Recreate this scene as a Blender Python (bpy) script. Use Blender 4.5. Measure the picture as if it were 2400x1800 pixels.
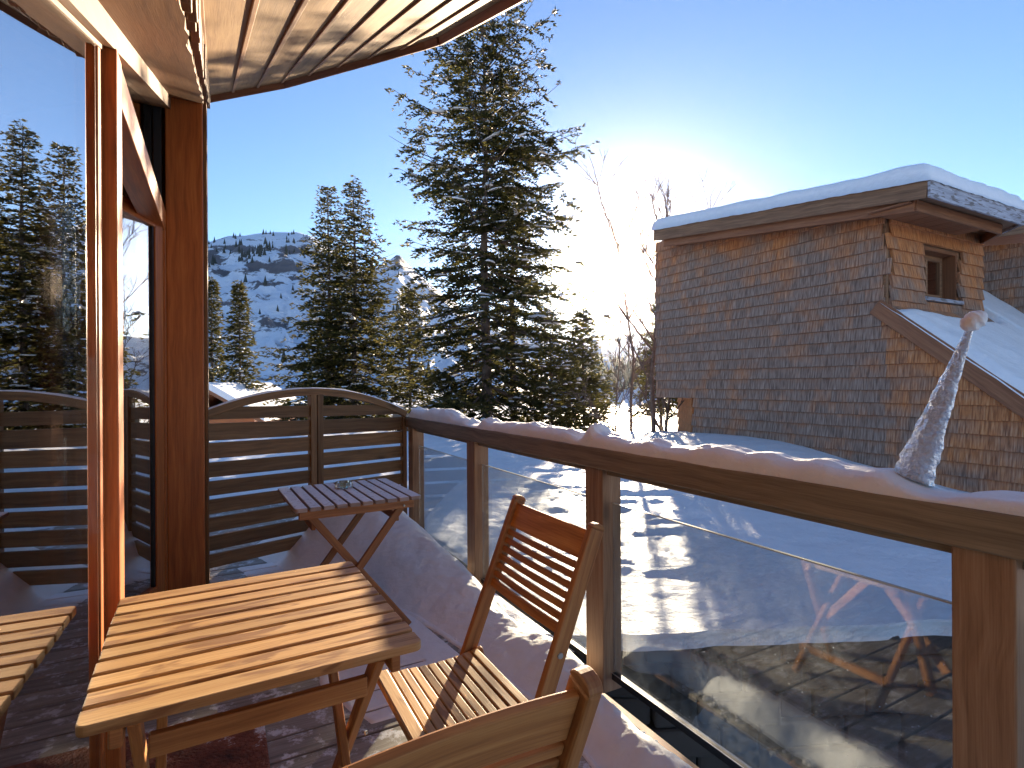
import bpy, math, random
import numpy as np
from mathutils import Vector, Matrix
R = math.radians
for o in list(bpy.data.objects): bpy.data.objects.remove(o)
sc = bpy.context.scene
col = sc.collection
# ------------------------------------------------------------------ camera
F_PX, CX, CY, CAM_H, ROLL = 1289.2, 1200.0, 900.0, 1.30, R(.335)
cam_d = bpy.data.cameras.new('camera'); cam = bpy.data.objects.new('camera', cam_d); col.objects.link(cam)
cam_d.sensor_width = 36.0; cam_d.lens = F_PX / 2400 * 36; cam_d.clip_end = 20000; cam_d.clip_start = .02
cam.matrix_world = Matrix.Translation((0, 0, CAM_H)) @ Matrix.Rotation(R(90), 4, 'X') @ Matrix.Rotation(-ROLL, 4, 'Z')
sc.camera = cam
# ------------------------------------------------------------------ world and sun
SUN_AZ, SUN_EL = R(11.4), R(10.8)
w = bpy.data.worlds.new("World"); sc.world = w; w.use_nodes = True
nt = w.node_tree; bg = nt.nodes['Background']
sky = nt.nodes.new('ShaderNodeTexSky'); sky.sky_type = 'NISHITA'; sky.sun_disc = False
sky.sun_elevation = SUN_EL; sky.sun_rotation = SUN_AZ; sky.altitude = 1800
sky.air_density = 1.0; sky.dust_density = .25; sky.ozone_density = 6
tint = nt.nodes.new('ShaderNodeMix'); tint.data_type = 'RGBA'; tint.blend_type = 'MULTIPLY'; tint.inputs[0].default_value = 1; tint.inputs[7].default_value = (1.50, .93, .70, 1)
nt.links.new(sky.outputs[0], tint.inputs[6]); nt.links.new(tint.outputs[2], bg.inputs['Color']); bg.inputs['Strength'].default_value = .092
sun_d = bpy.data.lights.new('sun', 'SUN'); sun_d.energy = 4.5; sun_d.angle = R(.5); sun_d.color = (1, .80, .55)
sun = bpy.data.objects.new('sun', sun_d); col.objects.link(sun)
sdir = Vector((math.sin(SUN_AZ) * math.cos(SUN_EL), math.cos(SUN_AZ) * math.cos(SUN_EL), math.sin(SUN_EL)))
sun.rotation_euler = sdir.to_track_quat('Z', 'Y').to_euler()
sc.view_settings.view_transform = 'Standard'; sc.view_settings.look = 'None'
sc.view_settings.exposure = 2.27; sc.view_settings.gamma = 1
sc.cycles.use_denoising = True; sc.cycles.max_bounces = 8; sc.cycles.transparent_max_bounces = 16
sc.cycles.sample_clamp_indirect = 10; sc.cycles.caustics_reflective = False; sc.cycles.caustics_refractive = False

def az(a): a = R(a); return Vector((math.sin(a), math.cos(a), 0))
Z = Vector((0, 0, 1))
rng = random.Random(7)

# ------------------------------------------------------------------ materials
def new_mat(name):
    m = bpy.data.materials.new(name); m.use_nodes = True
    n = m.node_tree.nodes; return m, n, m.node_tree.links, n['Principled BSDF']
def ramp(n, stops):
    r = n.new('ShaderNodeValToRGB'); e = r.color_ramp.elements
    while len(e) < len(stops): e.new(.5)
    for i, (p, c) in enumerate(stops): e[i].position = p; e[i].color = (*c, 1) if len(c) == 3 else c
    return r
def mix(n, l, a, b, f, mode='MIX'):
    x = n.new('ShaderNodeMix'); x.data_type = 'RGBA'; x.blend_type = mode; x.clamp_factor = True
    for s, v in ((0, f), (6, a), (7, b)):
        if hasattr(v, 'is_output') or isinstance(v, bpy.types.NodeSocket): l.new(v, x.inputs[s])
        elif s == 0: x.inputs[0].default_value = v
        else: x.inputs[s].default_value = (*v, 1)
    return x.outputs[2]
def math_n(n, l, op, a, b=None, clamp=False):
    x = n.new('ShaderNodeMath'); x.operation = op; x.use_clamp = clamp
    for s, v in ((0, a), (1, b)):
        if v is None: continue
        if isinstance(v, bpy.types.NodeSocket): l.new(v, x.inputs[s])
        else: x.inputs[s].default_value = v
    return x.outputs[0]
def wood(name, dark, mid, light, rough=.6, knots=.6, vary=.35, bump=.25, frost=0, worn=None, gloss=0, frost_scale=7):
    m, n, l, p = new_mat(name)
    uv = n.new('ShaderNodeUVMap')
    at = n.new('ShaderNodeAttribute'); at.attribute_name = 'rnd'
    mp = n.new('ShaderNodeMapping'); mp.inputs['Scale'].default_value = (1.6, 34, 1)
    l.new(uv.outputs[0], mp.inputs[0])
    # warp
    nz0 = n.new('ShaderNodeTexNoise'); nz0.inputs['Scale'].default_value = 3; l.new(uv.outputs[0], nz0.inputs['Vector'])
    ad = n.new('ShaderNodeVectorMath'); ad.operation = 'MULTIPLY_ADD'; l.new(nz0.outputs['Color'], ad.inputs[0])
    ad.inputs[1].default_value = (.6, 2.2, 0); l.new(mp.outputs[0], ad.inputs[2])
    g1 = n.new('ShaderNodeTexNoise'); g1.inputs['Scale'].default_value = 1.0; g1.inputs['Detail'].default_value = 6; g1.inputs['Roughness'].default_value = .65
    l.new(ad.outputs[0], g1.inputs['Vector'])
    mp2 = n.new('ShaderNodeMapping'); mp2.inputs['Scale'].default_value = (5, 260, 1); l.new(uv.outputs[0], mp2.inputs[0])
    g2 = n.new('ShaderNodeTexNoise'); g2.inputs['Scale'].default_value = 1; g2.inputs['Detail'].default_value = 3; l.new(mp2.outputs[0], g2.inputs['Vector'])
    gg = math_n(n, l, 'ADD', math_n(n, l, 'MULTIPLY', g1.outputs[0], .72), math_n(n, l, 'MULTIPLY', g2.outputs[0], .28))
    r = ramp(n, [(.34, dark), (.5, mid), (.66, light)]); l.new(gg, r.inputs[0])
    c = r.outputs[0]
    # board to board variation
    vr = n.new('ShaderNodeMapRange'); l.new(at.outputs['Fac'], vr.inputs[0]); vr.inputs[3].default_value = 1 - vary; vr.inputs[4].default_value = 1 + vary * .6
    hs = n.new('ShaderNodeHueSaturation'); l.new(vr.outputs[0], hs.inputs['Value']); l.new(c, hs.inputs['Color']); c = hs.outputs[0]
    if knots:
        mk = n.new('ShaderNodeMapping'); mk.inputs['Scale'].default_value = (2.1, 5.5, 1); l.new(uv.outputs[0], mk.inputs[0])
        vo = n.new('ShaderNodeTexVoronoi'); vo.inputs['Scale'].default_value = 1; l.new(mk.outputs[0], vo.inputs['Vector'])
        kr = ramp(n, [(.04, (1, 1, 1)), (.12, (.25, .25, .25)), (.2, (0, 0, 0))]); l.new(vo.outputs['Distance'], kr.inputs[0])
        kf = math_n(n, l, 'MULTIPLY', kr.outputs[0], knots)
        c = mix(n, l, c, tuple(x * .28 for x in dark), kf)
    if worn:
        nw = n.new('ShaderNodeTexNoise'); mw = n.new('ShaderNodeMapping'); mw.inputs['Scale'].default_value = (5, 26, 1); l.new(uv.outputs[0], mw.inputs[0])
        l.new(mw.outputs[0], nw.inputs['Vector']); nw.inputs['Scale'].default_value = 1; nw.inputs['Detail'].default_value = 5; nw.inputs['Distortion'].default_value = .6
        wr = ramp(n, [(.53, (0, 0, 0)), (.60, (1, 1, 1))]); l.new(nw.outputs[0], wr.inputs[0])
        c = mix(n, l, c, worn, math_n(n, l, 'MULTIPLY', wr.outputs[0], .75))
    rough_s = None
    if frost:
        ge = n.new('ShaderNodeNewGeometry'); tc = n.new('ShaderNodeTexCoord')
        nf = n.new('ShaderNodeTexNoise'); nf.inputs['Scale'].default_value = frost_scale; nf.inputs['Detail'].default_value = 9; nf.inputs['Roughness'].default_value = .72
        l.new(ge.outputs['Position'], nf.inputs['Vector'])
        fr = ramp(n, [(.64 - frost * .25, (0, 0, 0)), (.70 - frost * .22, (1, 1, 1))]); l.new(nf.outputs[0], fr.inputs[0])
        sx = n.new('ShaderNodeSeparateXYZ'); l.new(ge.outputs['True Normal'], sx.inputs[0])
        up = math_n(n, l, 'MULTIPLY', math_n(n, l, 'SUBTRACT', sx.outputs[2], .6, True), 2.5, True)
        ff = math_n(n, l, 'MULTIPLY', fr.outputs[0], up)
        c = mix(n, l, c, (.78, .8, .84), math_n(n, l, 'MULTIPLY', ff, .85))
    l.new(c, p.inputs['Base Color'])
    p.inputs['Roughness'].default_value = rough; p.inputs['Specular IOR Level'].default_value = .35
    if gloss: p.inputs['Coat Weight'].default_value = gloss; p.inputs['Coat Roughness'].default_value = .3
    b = n.new('ShaderNodeBump'); b.inputs['Strength'].default_value = bump; b.inputs['Distance'].default_value = .004
    l.new(gg, b.inputs['Height']); l.new(b.outputs[0], p.inputs['Normal'])
    return m
def plain(name, c, rough=.5, metal=0, noise=0, scale=8, emit=None):
    m, n, l, p = new_mat(name)
    p.inputs['Base Color'].default_value = (*c, 1); p.inputs['Roughness'].default_value = rough; p.inputs['Metallic'].default_value = metal
    if noise:
        t = n.new('ShaderNodeTexNoise'); t.inputs['Scale'].default_value = scale; t.inputs['Detail'].default_value = 6
        tc = n.new('ShaderNodeTexCoord'); l.new(tc.outputs['Object'], t.inputs['Vector'])
        r = ramp(n, [(.3, tuple(x * (1 - noise) for x in c)), (.7, tuple(min(1, x * (1 + noise)) for x in c))]); l.new(t.outputs[0], r.inputs[0]); l.new(r.outputs[0], p.inputs['Base Color'])
    return m
def snow_mat(name, scale=1.0, bump=.5, dist=.02, tint=(.86, .88, .92), crust=0):
    m, n, l, p = new_mat(name)
    ge = n.new('ShaderNodeNewGeometry')
    a = n.new('ShaderNodeTexNoise'); a.inputs['Scale'].default_value = 9 * scale; a.inputs['Detail'].default_value = 8; a.inputs['Roughness'].default_value = .6
    b2 = n.new('ShaderNodeTexNoise'); b2.inputs['Scale'].default_value = 160 * scale; b2.inputs['Detail'].default_value = 3
    l.new(ge.outputs['Position'], a.inputs['Vector']); l.new(ge.outputs['Position'], b2.inputs['Vector'])
    h = math_n(n, l, 'ADD', a.outputs[0], math_n(n, l, 'MULTIPLY', b2.outputs[0], .12))
    r = ramp(n, [(.3, tuple(x * .93 for x in tint)), (.7, tint)]); l.new(a.outputs[0], r.inputs[0]); l.new(r.outputs[0], p.inputs['Base Color'])
    b = n.new('ShaderNodeBump'); b.inputs['Strength'].default_value = bump; b.inputs['Distance'].default_value = dist
    l.new(h, b.inputs['Height']); l.new(b.outputs[0], p.inputs['Normal'])
    p.inputs['Roughness'].default_value = .55; p.inputs['Specular IOR Level'].default_value = .3
    return m
def thin_glass(name, refl_lo, ior, tint=(1, 1, 1), dirt=0, dirt_col=(.7, .75, .8), rough=0.0):
    m, n, l, p = new_mat(name); n.remove(p); out = n['Material Output']
    t = n.new('ShaderNodeBsdfTransparent'); t.inputs[0].default_value = (*tint, 1)
    g = n.new('ShaderNodeBsdfGlossy'); g.inputs['Roughness'].default_value = rough
    gn = n.new('ShaderNodeNewGeometry'); dt = n.new('ShaderNodeVectorMath'); dt.operation = 'DOT_PRODUCT'; l.new(gn.outputs['Normal'], dt.inputs[0]); l.new(gn.outputs['Incoming'], dt.inputs[1])
    cc = math_n(n, l, 'SUBTRACT', 1.0, math_n(n, l, 'ABSOLUTE', dt.outputs['Value']), True)
    f0 = ((ior - 1) / (ior + 1)) ** 2
    fac = math_n(n, l, 'ADD', math_n(n, l, 'MULTIPLY', math_n(n, l, 'POWER', cc, 4.0), 1 - f0 - refl_lo), f0 + refl_lo, True)
    mx = n.new('ShaderNodeMixShader'); l.new(fac, mx.inputs[0]); l.new(t.outputs[0], mx.inputs[1]); l.new(g.outputs[0], mx.inputs[2])
    res = mx.outputs[0]
    if dirt:
        ge = n.new('ShaderNodeNewGeometry'); nz = n.new('ShaderNodeTexNoise'); nz.inputs['Scale'].default_value = 26; nz.inputs['Detail'].default_value = 9; nz.inputs['Roughness'].default_value = .75
        l.new(ge.outputs['Position'], nz.inputs['Vector'])
        n2 = n.new('ShaderNodeTexNoise'); n2.inputs['Scale'].default_value = 2.2; n2.inputs['Detail'].default_value = 3; l.new(ge.outputs['Position'], n2.inputs['Vector'])
        r1 = ramp(n, [(.38, (0, 0, 0)), (.72, (1, 1, 1))]); l.new(nz.outputs[0], r1.inputs[0])
        r2 = ramp(n, [(.35, (.15, .15, .15)), (.65, (1, 1, 1))]); l.new(n2.outputs[0], r2.inputs[0])
        vo = n.new('ShaderNodeTexVoronoi'); vo.inputs['Scale'].default_value = 38; l.new(ge.outputs['Position'], vo.inputs['Vector'])
        r3 = ramp(n, [(.05, (1, 1, 1)), (.085, (0, 0, 0))]); l.new(vo.outputs['Distance'], r3.inputs[0])
        s3 = math_n(n, l, 'GREATER_THAN', n2.outputs[0], .5)
        d = n.new('ShaderNodeBsdfDiffuse'); d.inputs[0].default_value = (*dirt_col, 1)
        tr = n.new('ShaderNodeBsdfTranslucent'); tr.inputs[0].default_value = (*dirt_col, 1)
        dm = n.new('ShaderNodeMixShader'); dm.inputs[0].default_value = .6; l.new(d.outputs[0], dm.inputs[1]); l.new(tr.outputs[0], dm.inputs[2])
        df = math_n(n, l, 'MULTIPLY', math_n(n, l, 'MULTIPLY', r1.outputs[0], r2.outputs[0]), dirt)
        df = math_n(n, l, 'ADD', df, math_n(n, l, 'MULTIPLY', math_n(n, l, 'MULTIPLY', r3.outputs[0], s3), .5), True)
        m2 = n.new('ShaderNodeMixShader'); l.new(df, m2.inputs[0]); l.new(res, m2.inputs[1]); l.new(dm.outputs[0], m2.inputs[2]); res = m2.outputs[0]
    l.new(res, out.inputs[0])
    return m

M = {}
M['teak'] = wood('teak', (0.22, 0.085, 0.028), (0.4, 0.172, 0.056), (0.54, 0.275, 0.095), .5, .15, .22, .2)
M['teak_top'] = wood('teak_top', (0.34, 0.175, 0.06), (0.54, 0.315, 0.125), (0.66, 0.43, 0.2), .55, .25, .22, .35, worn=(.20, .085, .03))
M['teak_grey'] = wood('teak_grey', (0.220, 0.165, 0.132), (0.374, 0.297, 0.264), (0.506, 0.418, 0.385), .6, .1, .2, .25, frost=1.15, frost_scale=45)
M['teak_dark'] = wood('teak_dark', (0.198, 0.082, 0.031), (0.337, 0.144, 0.054), (0.475, 0.216, 0.085), .5, .1, .2, .2)
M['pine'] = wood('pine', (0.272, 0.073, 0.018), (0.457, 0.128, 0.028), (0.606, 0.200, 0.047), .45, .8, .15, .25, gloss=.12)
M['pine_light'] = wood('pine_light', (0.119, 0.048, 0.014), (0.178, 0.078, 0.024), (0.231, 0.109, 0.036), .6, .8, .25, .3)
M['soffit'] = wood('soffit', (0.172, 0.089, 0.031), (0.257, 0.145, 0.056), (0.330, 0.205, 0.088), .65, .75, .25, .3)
M['batten'] = wood('batten', (0.168, 0.070, 0.025), (0.252, 0.119, 0.042), (0.322, 0.168, 0.070), .6, .4, .2, .25)
M['fascia'] = wood('fascia', (0.167, 0.068, 0.035), (0.258, 0.110, 0.052), (0.363, 0.165, 0.082), .6, .3, .2, .25)
M['fence'] = wood('fence', (0.117, 0.060, 0.025), (0.216, 0.115, 0.048), (0.315, 0.176, 0.076), .65, .7, .3, .35)
M['rail'] = wood('rail', (0.119, 0.083, 0.053), (0.217, 0.159, 0.101), (0.314, 0.241, 0.157), .6, .8, .2, .4)
M['post'] = wood('post', (0.193, 0.098, 0.049), (0.326, 0.178, 0.093), (0.433, 0.263, 0.148), .6, .6, .2, .4)
M['deck'] = wood('deck', (0.19, 0.165, 0.14), (0.36, 0.32, 0.27), (0.5, 0.45, 0.39), .65, .4, .22, .9, frost=.45, frost_scale=11)
M['deck_snowy'] = wood('deck_snowy', (.13, .115, .095), (.24, .21, .17), (.35, .31, .26), .65, .4, .25, .5, frost=1.3, frost_scale=4)
M['oldboard'] = wood('oldboard', (0.148, 0.077, 0.041), (0.271, 0.145, 0.078), (0.402, 0.230, 0.125), .65, .5, .25, .4)
M['oldboard_frost'] = wood('oldboard_frost', (.22, .21, .24), (.40, .41, .47), (.58, .60, .68), .7, .7, .2, .6, worn=(.12, .085, .06))
M['snow'] = snow_mat('snow', 1, .45, .03)
M['snow_soft'] = snow_mat('snow_soft', 1.5, .6, .016, (.92, .92, .93))
M['snow_field'] = snow_mat('snow_field', .55, .8, .06, (.92, .92, .94))
M['black'] = plain('black', (.012, .012, .013), .5)
M['dark_metal'] = plain('dark_metal', (.03, .03, .032), .35, .6)
M['metal'] = plain('metal', (.55, .54, .52), .35, .9)
M['screw'] = plain('screw', (.45, .44, .42), .4, .9)
M['edge'] = plain('edge', (.55, .6, .56), .25)
M['pane'] = thin_glass('pane', .46, 1.7, (.8, .82, .82))
M['pane_dim'] = thin_glass('pane_dim', .10, 1.6, (.8, .8, .8))
M['railglass'] = thin_glass('railglass', .11, 1.5, (.93, .96, .97), .085, (.62, .68, .74))
M['bark'] = plain('bark', (.115, .082, .062), .85, 0, .45, 6)
M['bark2'] = plain('bark2', (.16, .115, .09), .8, 0, .4, 14)
M['stone'] = plain('stone', (.028, .024, .021), .9, 0, .6, 3)
M['room'] = plain('room', (.10, .075, .055), .8, 0, .3, 2)
M['curtain'] = plain('curtain', (.55, .36, .33), .85, 0, .15, 5)
M['white_wall'] = plain('white_wall', (.45, .42, .38), .8)
# foliage
m, n, l, p = new_mat('needles')
at = n.new('ShaderNodeAttribute'); at.attribute_name = 'rnd'
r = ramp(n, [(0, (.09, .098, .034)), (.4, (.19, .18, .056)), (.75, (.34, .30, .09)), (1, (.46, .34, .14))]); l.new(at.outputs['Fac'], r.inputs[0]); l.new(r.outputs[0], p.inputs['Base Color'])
p.inputs['Roughness'].default_value = .55
tr = n.new('ShaderNodeBsdfTranslucent'); l.new(r.outputs[0], tr.inputs[0]); mx = n.new('ShaderNodeMixShader'); mx.inputs[0].default_value = .5
l.new(p.outputs[0], mx.inputs[1]); l.new(tr.outputs[0], mx.inputs[2]); l.new(mx.outputs[0], n['Material Output'].inputs[0]); M['needles'] = m
# shingles
m, n, l, p = new_mat('shingles')
at = n.new('ShaderNodeAttribute'); at.attribute_name = 'rnd'; uv = n.new('ShaderNodeUVMap')
wa = n.new('ShaderNodeAttribute'); wa.attribute_name = 'warm'
mp = n.new('ShaderNodeMapping'); mp.inputs['Scale'].default_value = (5, 55, 1); l.new(uv.outputs[0], mp.inputs[0])
g = n.new('ShaderNodeTexNoise'); g.inputs['Scale'].default_value = 1; g.inputs['Detail'].default_value = 5; l.new(mp.outputs[0], g.inputs['Vector'])
grey = ramp(n, [(.34, (.13, .080, .056)), (.5, (.28, .190, .140)), (.70, (.44, .33, .26))]); l.new(g.outputs[0], grey.inputs[0])
org = ramp(n, [(.32, (.24, .075, .022)), (.5, (.52, .20, .065)), (.72, (.66, .34, .15))]); l.new(g.outputs[0], org.inputs[0])
ge = n.new('ShaderNodeNewGeometry'); n3 = n.new('ShaderNodeTexNoise'); n3.inputs['Scale'].default_value = 2.6; n3.inputs['Detail'].default_value = 6; l.new(ge.outputs['Position'], n3.inputs['Vector'])
f = math_n(n, l, 'ADD', math_n(n, l, 'ADD', wa.outputs['Fac'], math_n(n, l, 'MULTIPLY', n3.outputs[0], 1.9)), math_n(n, l, 'MULTIPLY', at.outputs['Fac'], .22))
# strip under each course, mixed in below: sheltered reddish wood plus painted butt shadow
mr = n.new('ShaderNodeMapRange'); l.new(f, mr.inputs[0]); mr.inputs[1].default_value = 1.16; mr.inputs[2].default_value = 1.8
c = mix(n, l, grey.outputs[0], org.outputs[0], mr.outputs[0])
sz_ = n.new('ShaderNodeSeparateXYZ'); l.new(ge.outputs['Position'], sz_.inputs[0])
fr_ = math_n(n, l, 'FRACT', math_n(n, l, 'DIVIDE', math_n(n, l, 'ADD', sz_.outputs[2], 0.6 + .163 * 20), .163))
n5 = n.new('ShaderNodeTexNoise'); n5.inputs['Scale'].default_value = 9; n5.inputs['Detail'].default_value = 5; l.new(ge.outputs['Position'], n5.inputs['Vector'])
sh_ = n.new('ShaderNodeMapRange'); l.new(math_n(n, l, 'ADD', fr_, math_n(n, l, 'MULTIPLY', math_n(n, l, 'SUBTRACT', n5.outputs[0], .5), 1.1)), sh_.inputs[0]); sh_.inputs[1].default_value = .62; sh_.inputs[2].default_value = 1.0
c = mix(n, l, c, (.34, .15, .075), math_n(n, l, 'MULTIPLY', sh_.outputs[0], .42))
vr = n.new('ShaderNodeMapRange'); l.new(at.outputs['Fac'], vr.inputs[0]); vr.inputs[3].default_value = .90; vr.inputs[4].default_value = 1.04
hs = n.new('ShaderNodeHueSaturation'); l.new(vr.outputs[0], hs.inputs['Value']); l.new(c, hs.inputs['Color']); l.new(hs.outputs[0], p.inputs['Base Color'])
b = n.new('ShaderNodeBump'); b.inputs['Strength'].default_value = .5; b.inputs['Distance'].default_value = .006; l.new(g.outputs[0], b.inputs['Height']); l.new(b.outputs[0], p.inputs['Normal'])
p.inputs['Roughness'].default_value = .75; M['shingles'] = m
# door mat: red brown pile dusted with frost
m, n, l, p = new_mat('mat')
tc = n.new('ShaderNodeTexCoord'); a = n.new('ShaderNodeTexNoise'); a.inputs['Scale'].default_value = 7; a.inputs['Detail'].default_value = 9; a.inputs['Roughness'].default_value = .75; l.new(tc.outputs['Object'], a.inputs['Vector'])
r = ramp(n, [(.35, (.05, .02, .012)), (.5, (.20, .06, .03)), (.58, (.30, .11, .06)), (.64, (.75, .74, .76))]); l.new(a.outputs[0], r.inputs[0]); l.new(r.outputs[0], p.inputs['Base Color'])
a2 = n.new('ShaderNodeTexNoise'); a2.inputs['Scale'].default_value = 90; a2.inputs['Detail'].default_value = 4; l.new(tc.outputs['Object'], a2.inputs['Vector'])
b = n.new('ShaderNodeBump'); b.inputs['Strength'].default_value = .9; b.inputs['Distance'].default_value = .015; l.new(a2.outputs[0], b.inputs['Height']); l.new(b.outputs[0], p.inputs['Normal']); p.inputs['Roughness'].default_value = .9; M['mat'] = m
# ice
m, n, l, p = new_mat('ice')
ge = n.new('ShaderNodeNewGeometry'); a = n.new('ShaderNodeTexNoise'); a.inputs['Scale'].default_value = 60; a.inputs['Detail'].default_value = 5; l.new(ge.outputs['Position'], a.inputs['Vector'])
mpz = n.new('ShaderNodeMapping'); mpz.inputs['Scale'].default_value = (45, 45, 60); l.new(ge.outputs['Position'], mpz.inputs[0])
a3 = n.new('ShaderNodeTexNoise'); a3.inputs['Scale'].default_value = 1; a3.inputs['Detail'].default_value = 3; l.new(mpz.outputs[0], a3.inputs['Vector'])
p.inputs['Transmission Weight'].default_value = .72; p.inputs['IOR'].default_value = 1.31; p.inputs['Base Color'].default_value = (.93, .95, 1, 1); p.inputs['Roughness'].default_value = .12
b = n.new('ShaderNodeBump'); b.inputs['Strength'].default_value = .9; b.inputs['Distance'].default_value = .012
l.new(math_n(n, l, 'ADD', a.outputs[0], a3.outputs[0]), b.inputs['Height']); l.new(b.outputs[0], p.inputs['Normal']); M['ice'] = m
m, n, l, p = new_mat('clear_glass'); p.inputs['Transmission Weight'].default_value = .9; p.inputs['IOR'].default_value = 1.45; p.inputs['Roughness'].default_value = .05; p.inputs['Base Color'].default_value = (.8, .95, .88, 1); M['clear_glass'] = m
# mountain: snow with rock where the mesh says so
m, n, l, p = new_mat('mountain')
at = n.new('ShaderNodeAttribute'); at.attribute_name = 'rock'; ge = n.new('ShaderNodeNewGeometry')
mp = n.new('ShaderNodeMapping'); mp.inputs['Scale'].default_value = (.02, .02, .05); l.new(ge.outputs['Position'], mp.inputs[0])
a = n.new('ShaderNodeTexNoise'); a.inputs['Scale'].default_value = 1; a.inputs['Detail'].default_value = 9; a.inputs['Roughness'].default_value = .7; l.new(mp.outputs[0], a.inputs['Vector'])
f = math_n(n, l, 'ADD', math_n(n, l, 'MULTIPLY', at.outputs['Fac'], .8), math_n(n, l, 'SUBTRACT', math_n(n, l, 'MULTIPLY', a.outputs[0], 1.9), .45))
r = ramp(n, [(.52, (0, 0, 0)), (.58, (1, 1, 1))]); l.new(math_n(n, l, 'MULTIPLY', f, .85), r.inputs[0])
r2 = ramp(n, [(.3, (.05, .055, .07)), (.7, (.16, .15, .16))]); l.new(a.outputs[0], r2.inputs[0])
l.new(mix(n, l, (.80, .85, .93), r2.outputs[0], r.outputs[0]), p.inputs['Base Color']); p.inputs['Roughness'].default_value = .7
b = n.new('ShaderNodeBump'); b.inputs['Strength'].default_value = .8; b.inputs['Distance'].default_value = 14; l.new(a.outputs[0], b.inputs['Height']); l.new(b.outputs[0], p.inputs['Normal'])
M['mountain'] = m
M['far_tree'] = plain('far_tree', (.035, .045, .035), .9)

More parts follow.
